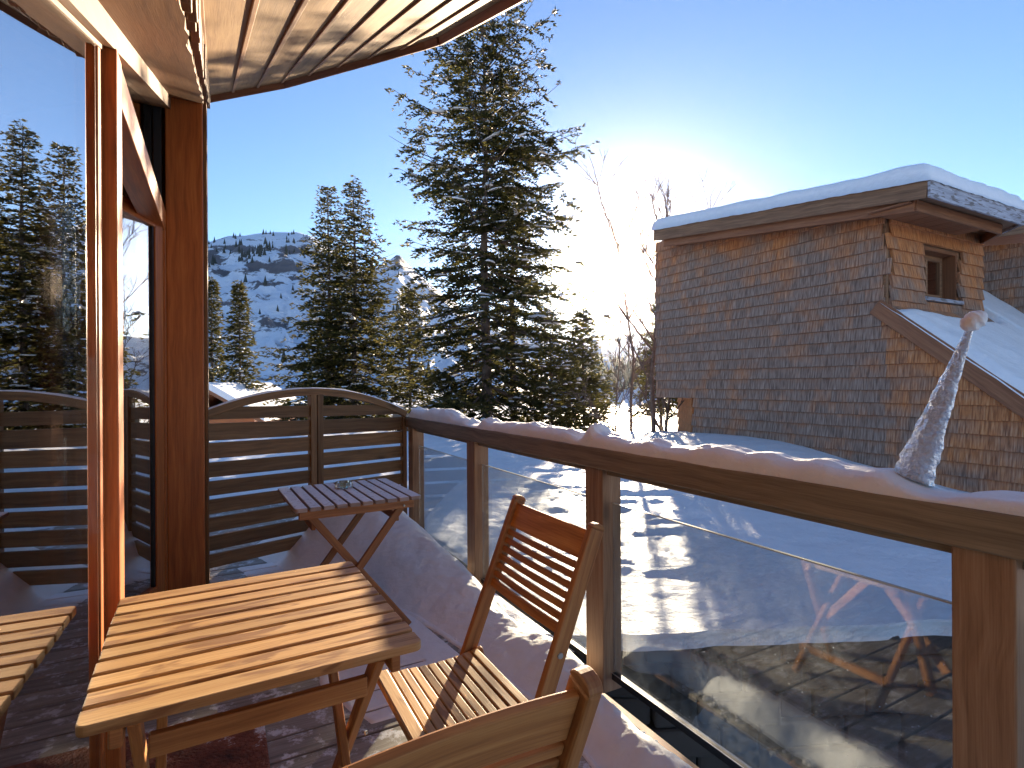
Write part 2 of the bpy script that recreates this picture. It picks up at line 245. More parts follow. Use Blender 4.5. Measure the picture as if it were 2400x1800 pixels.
# ------------------------------------------------------------------ mesh building
class MB:
    def __init__(s): s.v = []; s.f = []; s.uv = []; s.r = []; s.w = []
    def face(s, idx, uvs, r, wv=0.): s.f.append(idx); s.uv.extend(uvs); s.r.append(r); s.w.append(wv)
    def box(s, c, ax, ay, az_, lx, ly, lz, r=None, warm=0.):
        """box about c; ax is the grain direction"""
        r = rng.random() if r is None else r; ou, ov = rng.random() * 40, rng.random() * 40
        b = len(s.v); ax, ay, az_ = Vector(ax).normalized(), Vector(ay).normalized(), Vector(az_).normalized(); c = Vector(c)
        for i in (-1, 1):
            for j in (-1, 1):
                for k in (-1, 1): s.v.append(c + ax * (i * lx / 2) + ay * (j * ly / 2) + az_ * (k * lz / 2))
        q = lambda i, j, k: b + (i > 0) * 4 + (j > 0) * 2 + (k > 0)
        flip = ax.cross(ay).dot(az_) < 0
        def F(cs, fu):
            ids = [q(*t) for t in cs]; uvs = [fu(*t) for t in cs]
            if flip: ids.reverse(); uvs.reverse()
            s.face(ids, uvs, r, warm)
        hx, hy, hz = lx / 2, ly / 2, lz / 2
        F([(-1, -1, 1), (1, -1, 1), (1, 1, 1), (-1, 1, 1)], lambda i, j, k: (ou + i * hx, ov + j * hy))
        F([(-1, 1, -1), (1, 1, -1), (1, -1, -1), (-1, -1, -1)], lambda i, j, k: (ou + i * hx, ov + 3 + j * hy))
        F([(-1, 1, 1), (1, 1, 1), (1, 1, -1), (-1, 1, -1)], lambda i, j, k: (ou + i * hx, ov + 6 + k * hz))
        F([(-1, -1, -1), (1, -1, -1), (1, -1, 1), (-1, -1, 1)], lambda i, j, k: (ou + i * hx, ov + 9 + k * hz))
        F([(1, -1, -1), (1, 1, -1), (1, 1, 1), (1, -1, 1)], lambda i, j, k: (ou + 5 + j * hy * .3, ov + k * hz))
        F([(-1, -1, 1), (-1, 1, 1), (-1, 1, -1), (-1, -1, -1)], lambda i, j, k: (ou + 7 + j * hy * .3, ov + k * hz))
        return s
    def bar(s, p0, p1, side, wd, th, r=None):
        """board from p0 to p1: wd along side, th across it"""
        p0, p1 = Vector(p0), Vector(p1); d = p1 - p0; L = d.length; d.normalize(); sd = (Vector(side) - d * Vector(side).dot(d)).normalized()
        return s.box((p0 + p1) / 2, d, sd, d.cross(sd), L, wd, th, r)
    def prism(s, outline, ax, ay, up, org, th, r=None, u_along=0):
        """outline in (ax, ay) about org, extruded th along -up; grain along ax (or ay)"""
        r = rng.random() if r is None else r; ou, ov = rng.random() * 40, rng.random() * 40
        ax, ay, up, org = Vector(ax), Vector(ay), Vector(up), Vector(org); b = len(s.v); n_ = len(outline)
        g = (lambda x, y: (ou + x, ov + y)) if u_along == 0 else (lambda x, y: (ou + y, ov + x))
        for x, y in outline: s.v.append(org + ax * x + ay * y)
        for x, y in outline: s.v.append(org + ax * x + ay * y - up * th)
        s.face([b + i for i in range(n_)], [g(*outline[i]) for i in range(n_)], r)
        s.face([b + n_ + i for i in reversed(range(n_))], [g(*outline[i]) for i in reversed(range(n_))], r)
        acc = 0
        for i in range(n_):
            j = (i + 1) % n_; L = math.dist(outline[i], outline[j])
            s.face([b + j, b + i, b + n_ + i, b + n_ + j], [(ou + acc + L, ov), (ou + acc, ov), (ou + acc, ov + th), (ou + acc + L, ov + th)], r); acc += L
        return s
    def sweep(s, pts, side, wd, th, r=None, upv=None):
        """rectangular section along a path; wd along side, th along the in-plane normal"""
        r = rng.random() if r is None else r; ou, ov = rng.random() * 40, rng.random() * 40; b = len(s.v); sd = Vector(side).normalized(); pts = [Vector(p) for p in pts]; n_ = len(pts); acc = 0; L = []
        for i, p in enumerate(pts):
            t = (pts[min(i + 1, n_ - 1)] - pts[max(i - 1, 0)]).normalized(); nn = t.cross(sd).normalized()
            if i: acc += (p - pts[i - 1]).length
            L.append(acc)
            for a, c in ((-1, -1), (1, -1), (1, 1), (-1, 1)): s.v.append(p + sd * (a * wd / 2) + nn * (c * th / 2))
        for i in range(n_ - 1):
            for k in range(4):
                k2 = (k + 1) % 4; v0 = ov + k * 2; dv = wd if k % 2 == 0 else th
                s.face([b + i * 4 + k, b + i * 4 + k2, b + i * 4 + 4 + k2, b + i * 4 + 4 + k], [(ou + L[i], v0), (ou + L[i], v0 + dv), (ou + L[i + 1], v0 + dv), (ou + L[i + 1], v0)], r)
        s.face([b + 3, b + 2, b + 1, b], [(ou, ov), (ou, ov + .02), (ou + .02, ov + .02), (ou + .02, ov)], r)
        e = b + (n_ - 1) * 4; s.face([e, e + 1, e + 2, e + 3], [(ou, ov), (ou, ov + .02), (ou + .02, ov + .02), (ou + .02, ov)], r)
        return s
    def tube(s, pts, rads, k=6, r=None):
        r = rng.random() if r is None else r; b = len(s.v); pts = [Vector(p) for p in pts]; n_ = len(pts); acc = 0; ou = rng.random() * 9
        t0 = (pts[1] - pts[0]).normalized(); ref = Vector((1, 0, 0)) if abs(t0.x) < .8 else Vector((0, 1, 0)); Ls = []
        for i, p in enumerate(pts):
            t = (pts[min(i + 1, n_ - 1)] - pts[max(i - 1, 0)]).normalized(); a = (ref - t * ref.dot(t)).normalized(); c = t.cross(a)
            if i: acc += (p - pts[i - 1]).length
            Ls.append(acc)
            for j in range(k): th = 2 * math.pi * j / k; s.v.append(p + (a * math.cos(th) + c * math.sin(th)) * rads[i])
        for i in range(n_ - 1):
            for j in range(k):
                j2 = (j + 1) % k; s.face([b + i * k + j, b + i * k + j2, b + i * k + k + j2, b + i * k + k + j], [(ou + Ls[i], j / k), (ou + Ls[i], (j + 1) / k), (ou + Ls[i + 1], (j + 1) / k), (ou + Ls[i + 1], j / k)], r)
        s.face([b + j for j in reversed(range(k))], [(0, 0)] * k, r); s.face([b + (n_ - 1) * k + j for j in range(k)], [(0, 0)] * k, r)
        return s
    def build(s, name, mat, parent=None, bevel=0, smooth=False):
        me = bpy.data.meshes.new(name); me.from_pydata([tuple(v) for v in s.v], [], s.f)
        uvl = me.uv_layers.new(name='UVMap'); uvl.data.foreach_set('uv', np.array(s.uv, dtype=np.float32).ravel())
        for nm, arr in (('rnd', s.r), ('warm', s.w)):
            a_ = me.attributes.new(nm, 'FLOAT', 'FACE'); a_.data.foreach_set('value', np.array(arr, dtype=np.float32))
        if smooth: me.polygons.foreach_set('use_smooth', [True] * len(s.f))
        me.materials.append(M[mat]); me.update()
        o_ = bpy.data.objects.new(name, me); col.objects.link(o_)
        if parent: o_.parent = parent
        if bevel:
            bm_ = o_.modifiers.new('edge', 'BEVEL'); bm_.width = bevel; bm_.segments = 2; bm_.limit_method = 'ANGLE'; bm_.angle_limit = R(40); bm_.harden_normals = False
        return o_
def arr_mesh(name, verts, faces, mat, parent=None, rnd=None, smooth=False, attr='rnd', adom='FACE'):
    """verts (n,3), faces (m,k) numpy"""
    me = bpy.data.meshes.new(name); nv, nf, k = len(verts), len(faces), faces.shape[1]
    me.vertices.add(nv); me.vertices.foreach_set('co', verts.astype(np.float32).ravel())
    me.loops.add(nf * k); me.loops.foreach_set('vertex_index', faces.astype(np.int32).ravel())
    me.polygons.add(nf); me.polygons.foreach_set('loop_start', np.arange(nf, dtype=np.int32) * k)
    try: me.polygons.foreach_set('loop_total', np.full(nf, k, dtype=np.int32))
    except Exception: pass
    if rnd is not None:
        a_ = me.attributes.new(attr, 'FLOAT', adom); a_.data.foreach_set('value', rnd.astype(np.float32))
    if smooth: me.polygons.foreach_set('use_smooth', np.ones(nf, dtype=bool))
    me.update(calc_edges=True); me.validate(); me.materials.append(M[mat])
    o_ = bpy.data.objects.new(name, me); col.objects.link(o_)
    if parent: o_.parent = parent
    return o_
def tag(o_, label=None, cat=None, group=None, kind=None):
    if label: o_['label'] = label
    if cat: o_['category'] = cat
    if group: o_['group'] = group
    if kind: o_['kind'] = kind
    return o_
def thing(name, label, cat, loc=(0, 0, 0), rz=0, group=None):
    o_ = bpy.data.objects.new(name, None); col.objects.link(o_); o_.location = loc; o_.rotation_euler = (0, 0, rz); o_.empty_display_size = .2
    return tag(o_, label, cat, group)
def grid(name, nx, ny, fn, mat, smooth=True, attr=None, parent=None):
    u, v = np.meshgrid(np.linspace(0, 1, nx), np.linspace(0, 1, ny), indexing='ij'); X, Y, Zz = fn(u, v)
    V = np.stack([X.ravel(), Y.ravel(), Zz.ravel()], 1); i = np.arange(nx * ny).reshape(nx, ny)
    Fc = np.stack([i[:-1, :-1].ravel(), i[1:, :-1].ravel(), i[1:, 1:].ravel(), i[:-1, 1:].ravel()], 1)
    return arr_mesh(name, V, Fc, mat, parent, attr(u, v).ravel() if attr else None, smooth, 'rock', 'POINT')
def vnoise(x, y, seed=0, oct_=4, f=1.0):
    """cheap value noise"""
    rs = np.random.RandomState(seed); T = rs.rand(256, 256); out = np.zeros_like(x, dtype=float); amp = 1; tot = 0
    for _ in range(oct_):
        xf, yf = x * f, y * f; xi, yi = np.floor(xf).astype(int), np.floor(yf).astype(int); tx, ty = xf - xi, yf - yi
        tx = tx * tx * (3 - 2 * tx); ty = ty * ty * (3 - 2 * ty); g = lambda a, b_: T[a % 256, b_ % 256]
        out += amp * ((g(xi, yi) * (1 - tx) + g(xi + 1, yi) * tx) * (1 - ty) + (g(xi, yi + 1) * (1 - tx) + g(xi + 1, yi + 1) * tx) * ty); tot += amp; amp *= .5; f *= 2.03
    return out / tot - .5
def sstep(a, b, x): t = np.clip((x - a) / (b - a), 0, 1); return t * t * (3 - 2 * t)

# ------------------------------------------------------------------ frames of reference
P0 = Vector((1.025, 1.281, 0)); RD = az(-28.3); RO = az(61.7)           # railing: along, outward
def rt(t, w_, z): return P0 + RD * t + RO * w_ + Z * z
W0 = Vector((-1.122, 1.497, 0)); WD = az(-28); WO = az(62)              # window wall
def wt(t, w_, z): return W0 + WD * t + WO * w_ + Z * z
HC = Vector((4.772, 7.0, 0)); HD = az(-28.4); HO = az(241.6)            # neighbouring house: along to far left, outward to us
def ht(s, w_, z): return HC + HD * s + HO * w_ + Z * z

# ================================================================== GROUND
def bank_z(x, y):
    z = -.13 + .34 * sstep(2.9, 9.5, y) + .20 * np.exp(-((x - 3.3) ** 2 / 2.2 + (y - 9.4) ** 2 / 4.5)) + .10 * np.exp(-((x - 4.2) ** 2 / 1.5 + (y - 7.9) ** 2 / 1.2))
    z += .10 * vnoise(x, y, 3, 3, .35) * sstep(3, 5, y) + .030 * vnoise(x, y * 2.2, 5, 4, 1.6)
    lit = sstep(3.2, 4.2, y) * (1 - sstep(9.5, 11.5, y))
    z += (  .055 * vnoise(x * .8, y * 2.4, 9, 4, 2.6) + .032 * vnoise(x, y * 2.2, 19, 3, 7)) * lit * (1 - sstep(0, .5, x - (1.2 + .2 * (y - 3))))
    return z - 2.6 * sstep(12.2, 22, y + .12 * x)
def bank(u, v):
    X = -9 + 21 * u; Y = 3.10 + .16 * vnoise(X, X * 0, 4, 4, 1.6) + .07 * np.maximum(X - .5, 0) - .25 * np.clip(-X, 0, 3) * 0
    Y = Y + (24 - Y) * np.maximum(v - .03, 0) ** 1.7 / .97 ** 1.7
    Zz = bank_z(X, Y); edge = v < .005; Zz = np.where(edge, Zz - .11, Zz); Zz = np.where((v > .005) & (v < .015), Zz - .05, Zz); Zz = np.where((v > .015) & (v < .028), Zz - .015, Zz)
    Y = np.where(v < .015, Y + .03, Y)
    return X, Y, Zz
tag(grid('snow_field', 620, 300, bank, 'snow_field'), 'smooth snow field beyond the railing', kind='structure')
def far_ground(u, v):
    X = -260 + 520 * u; Y = -30 + 330 * v
    Zz = -2.75 - 9 * sstep(25, 110, Y) + 1.2 * vnoise(X, Y, 11, 3, .03) * sstep(20, 60, Y)
    return X, Y, Zz
tag(grid('ground', 130, 110, far_ground, 'snow'), 'snow covered ground below the terrace', kind='structure')
# mountains: ridge heights read off as angles, set at 0.9 to 1.6 km
ridge_px = [(-3200, 640), (-1500, 560), (-600, 520), (0, 600), (300, 575), (488, 566), (560, 552), (620, 545), (700, 545), (735, 558), (800, 600), (860, 640), (905, 618), (935, 596), (975, 640), (1050, 700), (1150, 770), (1300, 800), (1420, 798), (1500, 782), (1560, 792), (1700, 800), (2000, 780), (2600, 700), (4500, 650)]
ra = np.arctan((np.array([a for a, _ in ridge_px]) - 1200) / F_PX); rz_ = (904 - np.array([b for _, b in ridge_px])) / F_PX * np.cos(ra)
rocks = [(592, 622, 22, 13), (660, 628, 34, 12), (525, 640, 22, 8), (645, 762, 42, 14), (625, 665, 26, 7), (700, 655, 20, 6), (575, 585, 30, 10), (935, 604, 14, 12), (700, 590, 40, 10), (500, 600, 20, 16), (1030, 700, 30, 10)]
def mtn(u, v):
    a = -1.25 + 2.5 * u; e = np.interp(a, ra, rz_); e = e + .006 * vnoise(a * 40, a * 0, 21, 4, 1.0)
    D = np.where(v < .86, 300 + 900 * (v / .86), 1200 + 1500 * (v - .86) / .14)
    f = np.clip(v / .86, 0, 1); Zr = 1.3 + e * 1200
    Zz = -12 + (Zr + 12) * (f ** 1.25) ; Zz = np.where(v > .86, Zr - 500 * (v - .86) / .14, Zz)
    Zz += (60 * vnoise(a * 9, f * 7, 23, 5, 1.3) + 26 * vnoise(a * 40, f * 18, 24, 4, 1.2)) * np.clip(f * 3, 0, 1) * np.clip((1 - f) * 6, 0.05, 1)
    return D * np.sin(a), D * np.cos(a), Zz
def rockw(u, v):
    X, Y, Zz = mtn(u, v); px = 1200 + F_PX * X / Y; py = 904 - F_PX * (Zz - 1.3) / Y
    w_ = np.full(u.shape, -.02)
    for x, y, sx, sy in rocks: w_ = np.maximum(w_, -.02 + .46 * np.exp(-((px - x) / sx / 1.25) ** 2 - ((py - y) / sy / 1.25) ** 2))
    return w_
tag(grid('mountain', 420, 150, mtn, 'mountain', attr=rockw), 'snowy mountain with rock bands', kind='structure')
# dark firs far up on the mountain
rs = np.random.RandomState(5); fv, ff = [], []
for i in range(7000):
    u = .5 + (math.atan((rs.uniform(440, 1600) - 1200) / F_PX)) / 2.5; v = rs.uniform(.1, .85)
    X, Y, Zz = [float(q) for q in mtn(np.array([u]), np.array([v]))]
    px = 1200 + F_PX * X / Y; py = 904 - F_PX * (Zz - 1.3) / Y
    dens = math.exp(-((px - 590) / 70) ** 2 - ((py - 590) / 26) ** 2) + .9 * math.exp(-((px - 500) / 26) ** 2 - ((py - 600) / 22) ** 2) + .6 * math.exp(-((px - 700) / 50) ** 2 - ((py - 575) / 20) ** 2)
    dens = max(dens * (vnoise(np.array([px]), np.array([py]), 8, 2, .05)[0] > -.05), .02 + (.8 if px > 1300 and py > 850 else 0))
    if rs.rand() > dens: continue
    h = rs.uniform(6, 13); rr = h * .24; b = len(fv)
    for k in range(5): fv.append((X + rr * math.cos(k * 1.2566), Y + rr * math.sin(k * 1.2566), Zz - 1))
    fv.append((X, Y, Zz + h))
    for k in range(5): ff.append((b + k, b + (k + 1) % 5, b + 5))
if ff: tag(arr_mesh('far_forest', np.array(fv), np.array(ff), 'far_tree'), 'dark specks of firs scattered over the mountain', kind='stuff')

# ================================================================== OWN TERRACE
# deck boards run across, towards the railing
dk = MB(); t = -3.0; bw = .138
while t < 6.2:
    inner = 4.2
    snowy = False
    dk.box(rt(t + bw / 2, -inner / 2 - .13 + rng.uniform(-.006, .006), -.014), RO, RD, Z, inner, bw - .010, .028); t += bw
deck = dk.build('deck', 'deck', bevel=.003); tag(deck, 'grey timber deck of the terrace dusted with frost', kind='structure')
jb = MB()
for w_ in (-.35, -1.4, -2.6, -3.8): jb.box(rt(1.6, w_, -.10), RD, RO, Z, 9.2, .07, .14)
jb.build('joist', 'oldboard', deck)
# retaining wall under the snow edge and trench
st = MB(); x = -3.5
rk = random.Random(3)
for row in range(14):
    x = -4.5 + rk.random() * .4
    while x < 12:
        L = rk.uniform(.2, .6); y = 3.14 + max(x - .5, 0) * .07 + rk.uniform(-.03, .03)
        st.box((x + L / 2, y + .27, -.20 - row * .17 - .09), (1, rk.uniform(-.06, .08), rk.uniform(-.05, .05)), (0, 1, 0), Z, L - .015, .35 + rk.uniform(0, .1), .165); x += L
tag(st.build('retaining_wall', 'stone', bevel=.02), 'dark stone wall below the edge of the snow field', 'wall')

# ---- railing
posts = [(-.055, .12), (1.385, .13), (2.76, .13), (4.06, .12)]
rl = thing('railing', 'timber and glass railing along the terrace with dark weathered handrail', 'railing', tuple(rt(1.5, 0, 0)))
inv = Matrix.Translation(-rl.location)
def child(o_, par):
    o_.parent = par; o_.matrix_parent_inverse = par.matrix_basis.inverted() if par.type == 'EMPTY' else Matrix(); return o_
child(MB().box(rt(1.2, .055, .967), RD, RO, Z, 6.9 - .2, .15, .094).build('handrail', 'rail', bevel=.006), rl)
child(MB().box(rt(1.2, .055, .905), RD, RO, Z, 6.5, .05, .03).build('lower_rail', 'rail', bevel=.003), rl)
def post_obj(tc, wd):
    b = MB().box(rt(tc, .052, .42), Z, RD, RO, 1.0, wd, .105)
    o_ = child(b.build('post', 'post', bevel=.005), rl)
    return o_
for tc, wd in posts + [(-1.5, .12)]: post_obj(tc, wd)
alls = sorted([p_[0] for p_ in posts] + [-1.5, 4.06]); ts = [-1.5] + [p_[0] for p_ in posts]
for a, b in zip(ts[:-1], ts[1:]):
    L = b - a - .13; c = (a + b) / 2
    child(MB().box(rt(c, .06, .385), RD, RO, Z, L, .009, .75).build('glass_panel', 'railglass'), rl)
    child(MB().box(rt(c, .06, .7625), RD, RO, Z, L, .010, .004).build('glass_edge', 'edge'), rl)
    child(MB().box(rt(c, .06, -.012), RD, RO, Z, L, .03, .03).build('bottom_channel', 'dark_metal', bevel=.002), rl)
    child(MB().box(rt(c, .045, .0045), RD, RO, Z, L, .004, .002).build('channel_lip', 'metal'), rl)
child(MB().box(rt(1.5, .11, -.30), RD, RO, Z, 7, .04, .22).build('edge_beam', 'fascia'), rl)

# ---- snow on the handrail, lumpy
def rail_snow(u, v):
    t = -1.6 + 5.72 * u; a = math.pi * v                      # cross-section arch
    hgt = .052 + .05 * (vnoise(t, t * 0, 31, 3, 1.9)) + .030 * vnoise(t, t * 0, 33, 3, 7)
    hgt += .045 * sstep(3.0, 3.35, t) * (1 - .0 * t) + .02 * np.exp(-((t - 1.95) / .25) ** 2)
    hgt -= .035 * np.exp(-((t - 2.72) / .16) ** 2) + .03 * np.exp(-((t - .06) / .07) ** 2) + .028 * np.exp(-((t - 1.52) / .06) ** 2)
    for tb, hb, sb in ((1.42, .04, .035), (1.03, .014, .04), (2.55, .03, .05), (.52, .010, .05)): hgt += hb * np.exp(-((t - tb) / sb) ** 2)
    hgt = np.maximum(hgt, .010) * np.clip(u * 60, .05, 1) * np.clip((1 - u) * 60, .05, 1)
    wd = .070 + .012 * vnoise(t, t * 0, 35, 3, 6); ca, sa = np.cos(a), np.sin(a)
    ww = .055 - np.sign(ca) * np.abs(ca) ** .8 * wd; zz = 1.0125 + hgt * np.abs(sa) ** .62 * (1 + .25 * vnoise(t * 3, ww * 20, 37, 2, 3))
    zz = np.where((v < .001) | (v > .999), 1.004, zz)
    return P0.x + RD.x * t + RO.x * ww, P0.y + RD.y * t + RO.y * ww, zz
tag(grid('handrail_snow', 900, 28, rail_snow, 'snow_soft'), 'lumpy strip of snow lying on the handrail', 'snow', kind='stuff')

# ---- snow bank on the deck along the railing
def deck_snow(u, v):
    t = -1.6 + 5.8 * u; foot = np.interp(t, [-1.6, .5, 1.3, 2.3, 2.9, 3.5, 4.2], [.40, .42, .40, .56, .80, 1.15, 1.35]) + .07 * vnoise(t, t * 0, 41, 3, 2.5)
    out = np.interp(t, [-1.6, 1.2, 1.3, 1.5, 2.0, 2.6, 4.2], [.155, .15, .06, .03, .10, .05, .02]) + .03 * vnoise(t, t * 0, 42, 3, 5)
    hh = np.interp(t, [-1.6, .4, 1.2, 1.45, 1.8, 2.1, 2.6, 3.0, 3.5, 3.8, 4.05, 4.2], [.10, .10, .10, .11, .09, .11, .20, .27, .38, .43, .42, .36])
    pk = np.interp(t, [-1.6, 1.3, 2.2, 3.2, 4.2], [.30, .28, .24, .30, .36])
    s = v; prof = np.where(s < pk, np.sin(np.pi / 2 * s / pk) ** .7, np.cos(np.pi / 2 * (s - pk) / (1 - pk)) ** 1.35)
    ww = -(out + (foot - out) * s); zz = hh * prof * (1 + .12 * vnoise(t * 1.2, ww * 3, 43, 3, 2)) + .030 * vnoise(t, ww, 44, 4, 8) * prof + .012 * vnoise(t, ww, 45, 3, 26) * prof ** .3
    # slab crack on the inner side
    zz = np.where((s > .93) & (t < 2.6), zz + .012, zz) - .008
    zz = np.where((v > .999) | (v < .001), -.012, zz)
    return P0.x + RD.x * t + RO.x * ww, P0.y + RD.y * t + RO.y * ww, zz
tag(grid('deck_snow', 420, 60, deck_snow, 'snow_soft'), 'bank of snow piled on the deck along the railing', 'snow', kind='stuff')
# thin snow left on the boards beside the bank
def thin_snow(u, v):
    t = 1.45 + 2.3 * u; a = .45 + .25 * u; b_ = 1.05 + .35 * u + .12 * vnoise(t, t * 0, 51, 3, 3); ww = -(a + (b_ - a) * v)
    brd = ((t + 3.0) / bw) % 1; gap = (np.minimum(brd, 1 - brd) < .06)
    zz = .007 + .006 * vnoise(t, ww, 52, 4, 8) - .02 * gap * (v > .25) - .03 * sstep(.9, 1, v) - .03 * (u < .01) - .03 * (u > .99)
    return P0.x + RD.x * t + RO.x * ww, P0.y + RD.y * t + RO.y * ww, zz
tag(grid('thin_snow', 300, 60, thin_snow, 'snow_soft'), 'thin layer of snow left on the deck boards', 'snow', kind='stuff')
def crumbs(name, spots, label):
    b = MB(); rk = random.Random(name)
    for (t, w_, sp, n_, s0) in spots:
        for _ in range(n_):
            tt, ww, s_ = t + rk.gauss(0, sp), w_ + rk.gauss(0, .03), s0 * rk.uniform(.4, 1.3); base = len(b.v); c = rt(tt, ww, s_ * .3)
            for k in range(4):
                ph = (-.5 + k / 3) * math.pi
                for j in range(6):
                    th = j * math.pi / 3; rr = s_ * rk.uniform(.8, 1.15); b.v.append(c + Vector((math.cos(th) * math.cos(ph) * rr, math.sin(th) * math.cos(ph) * rr, math.sin(ph) * rr * .7)))
            for k in range(3):
                for j in range(6): b.face([base + k * 6 + j, base + k * 6 + (j + 1) % 6, base + k * 6 + 6 + (j + 1) % 6, base + k * 6 + 6 + j], [(0, 0)] * 4, 0)
    tag(b.build(name, 'snow_soft', smooth=True), label, 'snow', kind='stuff')
crumbs('snow_crumbs', [(1.0, -.17, .10, 26, .014), (.6, -.16, .2, 30, .013), (1.35, -.30, .08, 14, .016), (1.75, -.42, .15, 30, .009), (.1, -.17, .3, 24, .013)], 'crumbs of snow on the board ends by the railing')

# ---- icicle standing on the handrail
def cone_grid(name, n1, n2, p_, q_, rf, flat, mat, parent=None, seed=0):
    p_, q_ = Vector(p_), Vector(q_); d = (q_ - p_); L = d.length; d.normalize(); a = (RD - d * RD.dot(d)).normalized(); c = d.cross(a)
    def fn(u, v):
        th = 2 * math.pi * v; r_ = rf(u) * (1 + .34 * vnoise(u * 14, np.cos(th) * 1.5 + 3, seed, 3, 1.2) + .16 * vnoise(u * 14, np.sin(th) * 1.5 + 7, seed + 1, 3, 1.5))
        X = [p_[i] + d[i] * L * u + a[i] * r_ * np.cos(th) + c[i] * r_ * np.sin(th) * flat for i in range(3)]; return X[0], X[1], X[2]
    return grid(name, n1, n2, fn, mat, parent=parent)
ic = cone_grid('icicle', 120, 33, (1.028, 1.415, 1.055), (1.092, 1.306, 1.435), lambda u: .041 * (1 - u) ** .95 + .0055, .55, 'ice', seed=61)
tag(ic, 'thick icicle stood upright in the snow on the handrail, leaning to its pointed end', 'icicle')
sb = cone_grid('snow_ball', 24, 24, (1.074, 1.31, 1.425), (1.118, 1.30, 1.462), lambda u: .021 * np.sqrt(np.clip(1 - (2 * u - 1) ** 2, 0.0, 1)) * 1.05 + .0005, .9, 'snow_soft', seed=66)
tag(sb, 'small lump of snow on the tip of the icicle', 'snow lump')

# ================================================================== PRIVACY SCREEN
FZ = az(38); FO = Vector((-.965, 4.965, 0)); FN = az(128)
TILT = R(1.4); FU = (Z * math.cos(TILT) + FZ * 0).normalized()
FL = -(FZ * math.cos(TILT)) + Z * math.sin(TILT)      # from right end to left end, rising slightly
def ft(s, n_, z): return FO + FL * s + FN * n_ + Z * z
scr = thing('privacy_screen', 'arched slatted timber screen closing the far end of the terrace', 'screen', tuple(ft(.9, 0, 0)))
arch_z = lambda s: 1.035 + .19 * (1 - ((s - .9) / .9) ** 2)
pth = [ft(.0 + 1.8 * i / 32, 0, arch_z(1.8 * i / 32)) for i in range(33)]
child(MB().sweep(pth, FN, .045, .055).build('arch', 'fence', bevel=.004), scr)
for s in (.022, 1.778): child(MB().box(ft(s, 0, .50), Z, FL, FN, 1.03, .044, .044).build('upright', 'fence', bevel=.004), scr)
for s in (.877, .935): child(MB().box(ft(s, .006, .585), Z, FL, FN, 1.24, .05, .05).build('upright', 'fence', bevel=.004), scr)
gaps = [1.022, .893, .763, .639, .518, .397, .277, .155, .04]
for a0, a1 in ((.045, .852), (.96, 1.755)):
    tops = [1.12] + [g for g in gaps]
    for k in range(len(tops) - 1):
        zt = tops[k] - (.012 if k else 0) + 0; zb = tops[k + 1] + (.013 if k != 1 else .002)
        if k == 0:
            # the top slat is cut by the arch
            ol = []; N = 14
            lo, hi = a0, a1
            ss = [lo + (hi - lo) * i / N for i in range(N + 1)]
            up = [(s, min(zt, arch_z(s) - .03)) for s in ss]
            ol = [(lo, zb), (hi, zb)] + [(s, max(z_, zb + .002)) for s, z_ in reversed(up)]
            b = MB(); b.prism(ol, FL, Z, FN, ft(0, .011, 0), .022)
            child(b.build('slat', 'fence'), scr)
        else:
            child(MB().box(ft((a0 + a1) / 2, rng.uniform(-.002, .002), (zt + zb) / 2), FL, Z, FN, a1 - a0, zt - zb, .022).build('slat', 'fence', bevel=.003), scr)
# a line of snow lying on the screen
def scr_snow(u, v):
    s = .02 + 1.76 * u; a = math.pi * v; zz = arch_z(s) + .027 + .010 * np.sin(a) * (1 + vnoise(s, s * 0, 71, 3, 6)); nn = .022 * np.cos(a)
    p = [FO[i] + FL[i] * s + FN[i] * nn + Z[i] * zz for i in range(3)]; return p[0], p[1], p[2]
tag(grid('screen_snow', 120, 9, scr_snow, 'snow_soft'), 'thin line of snow along the arch of the screen', 'snow', kind='stuff')

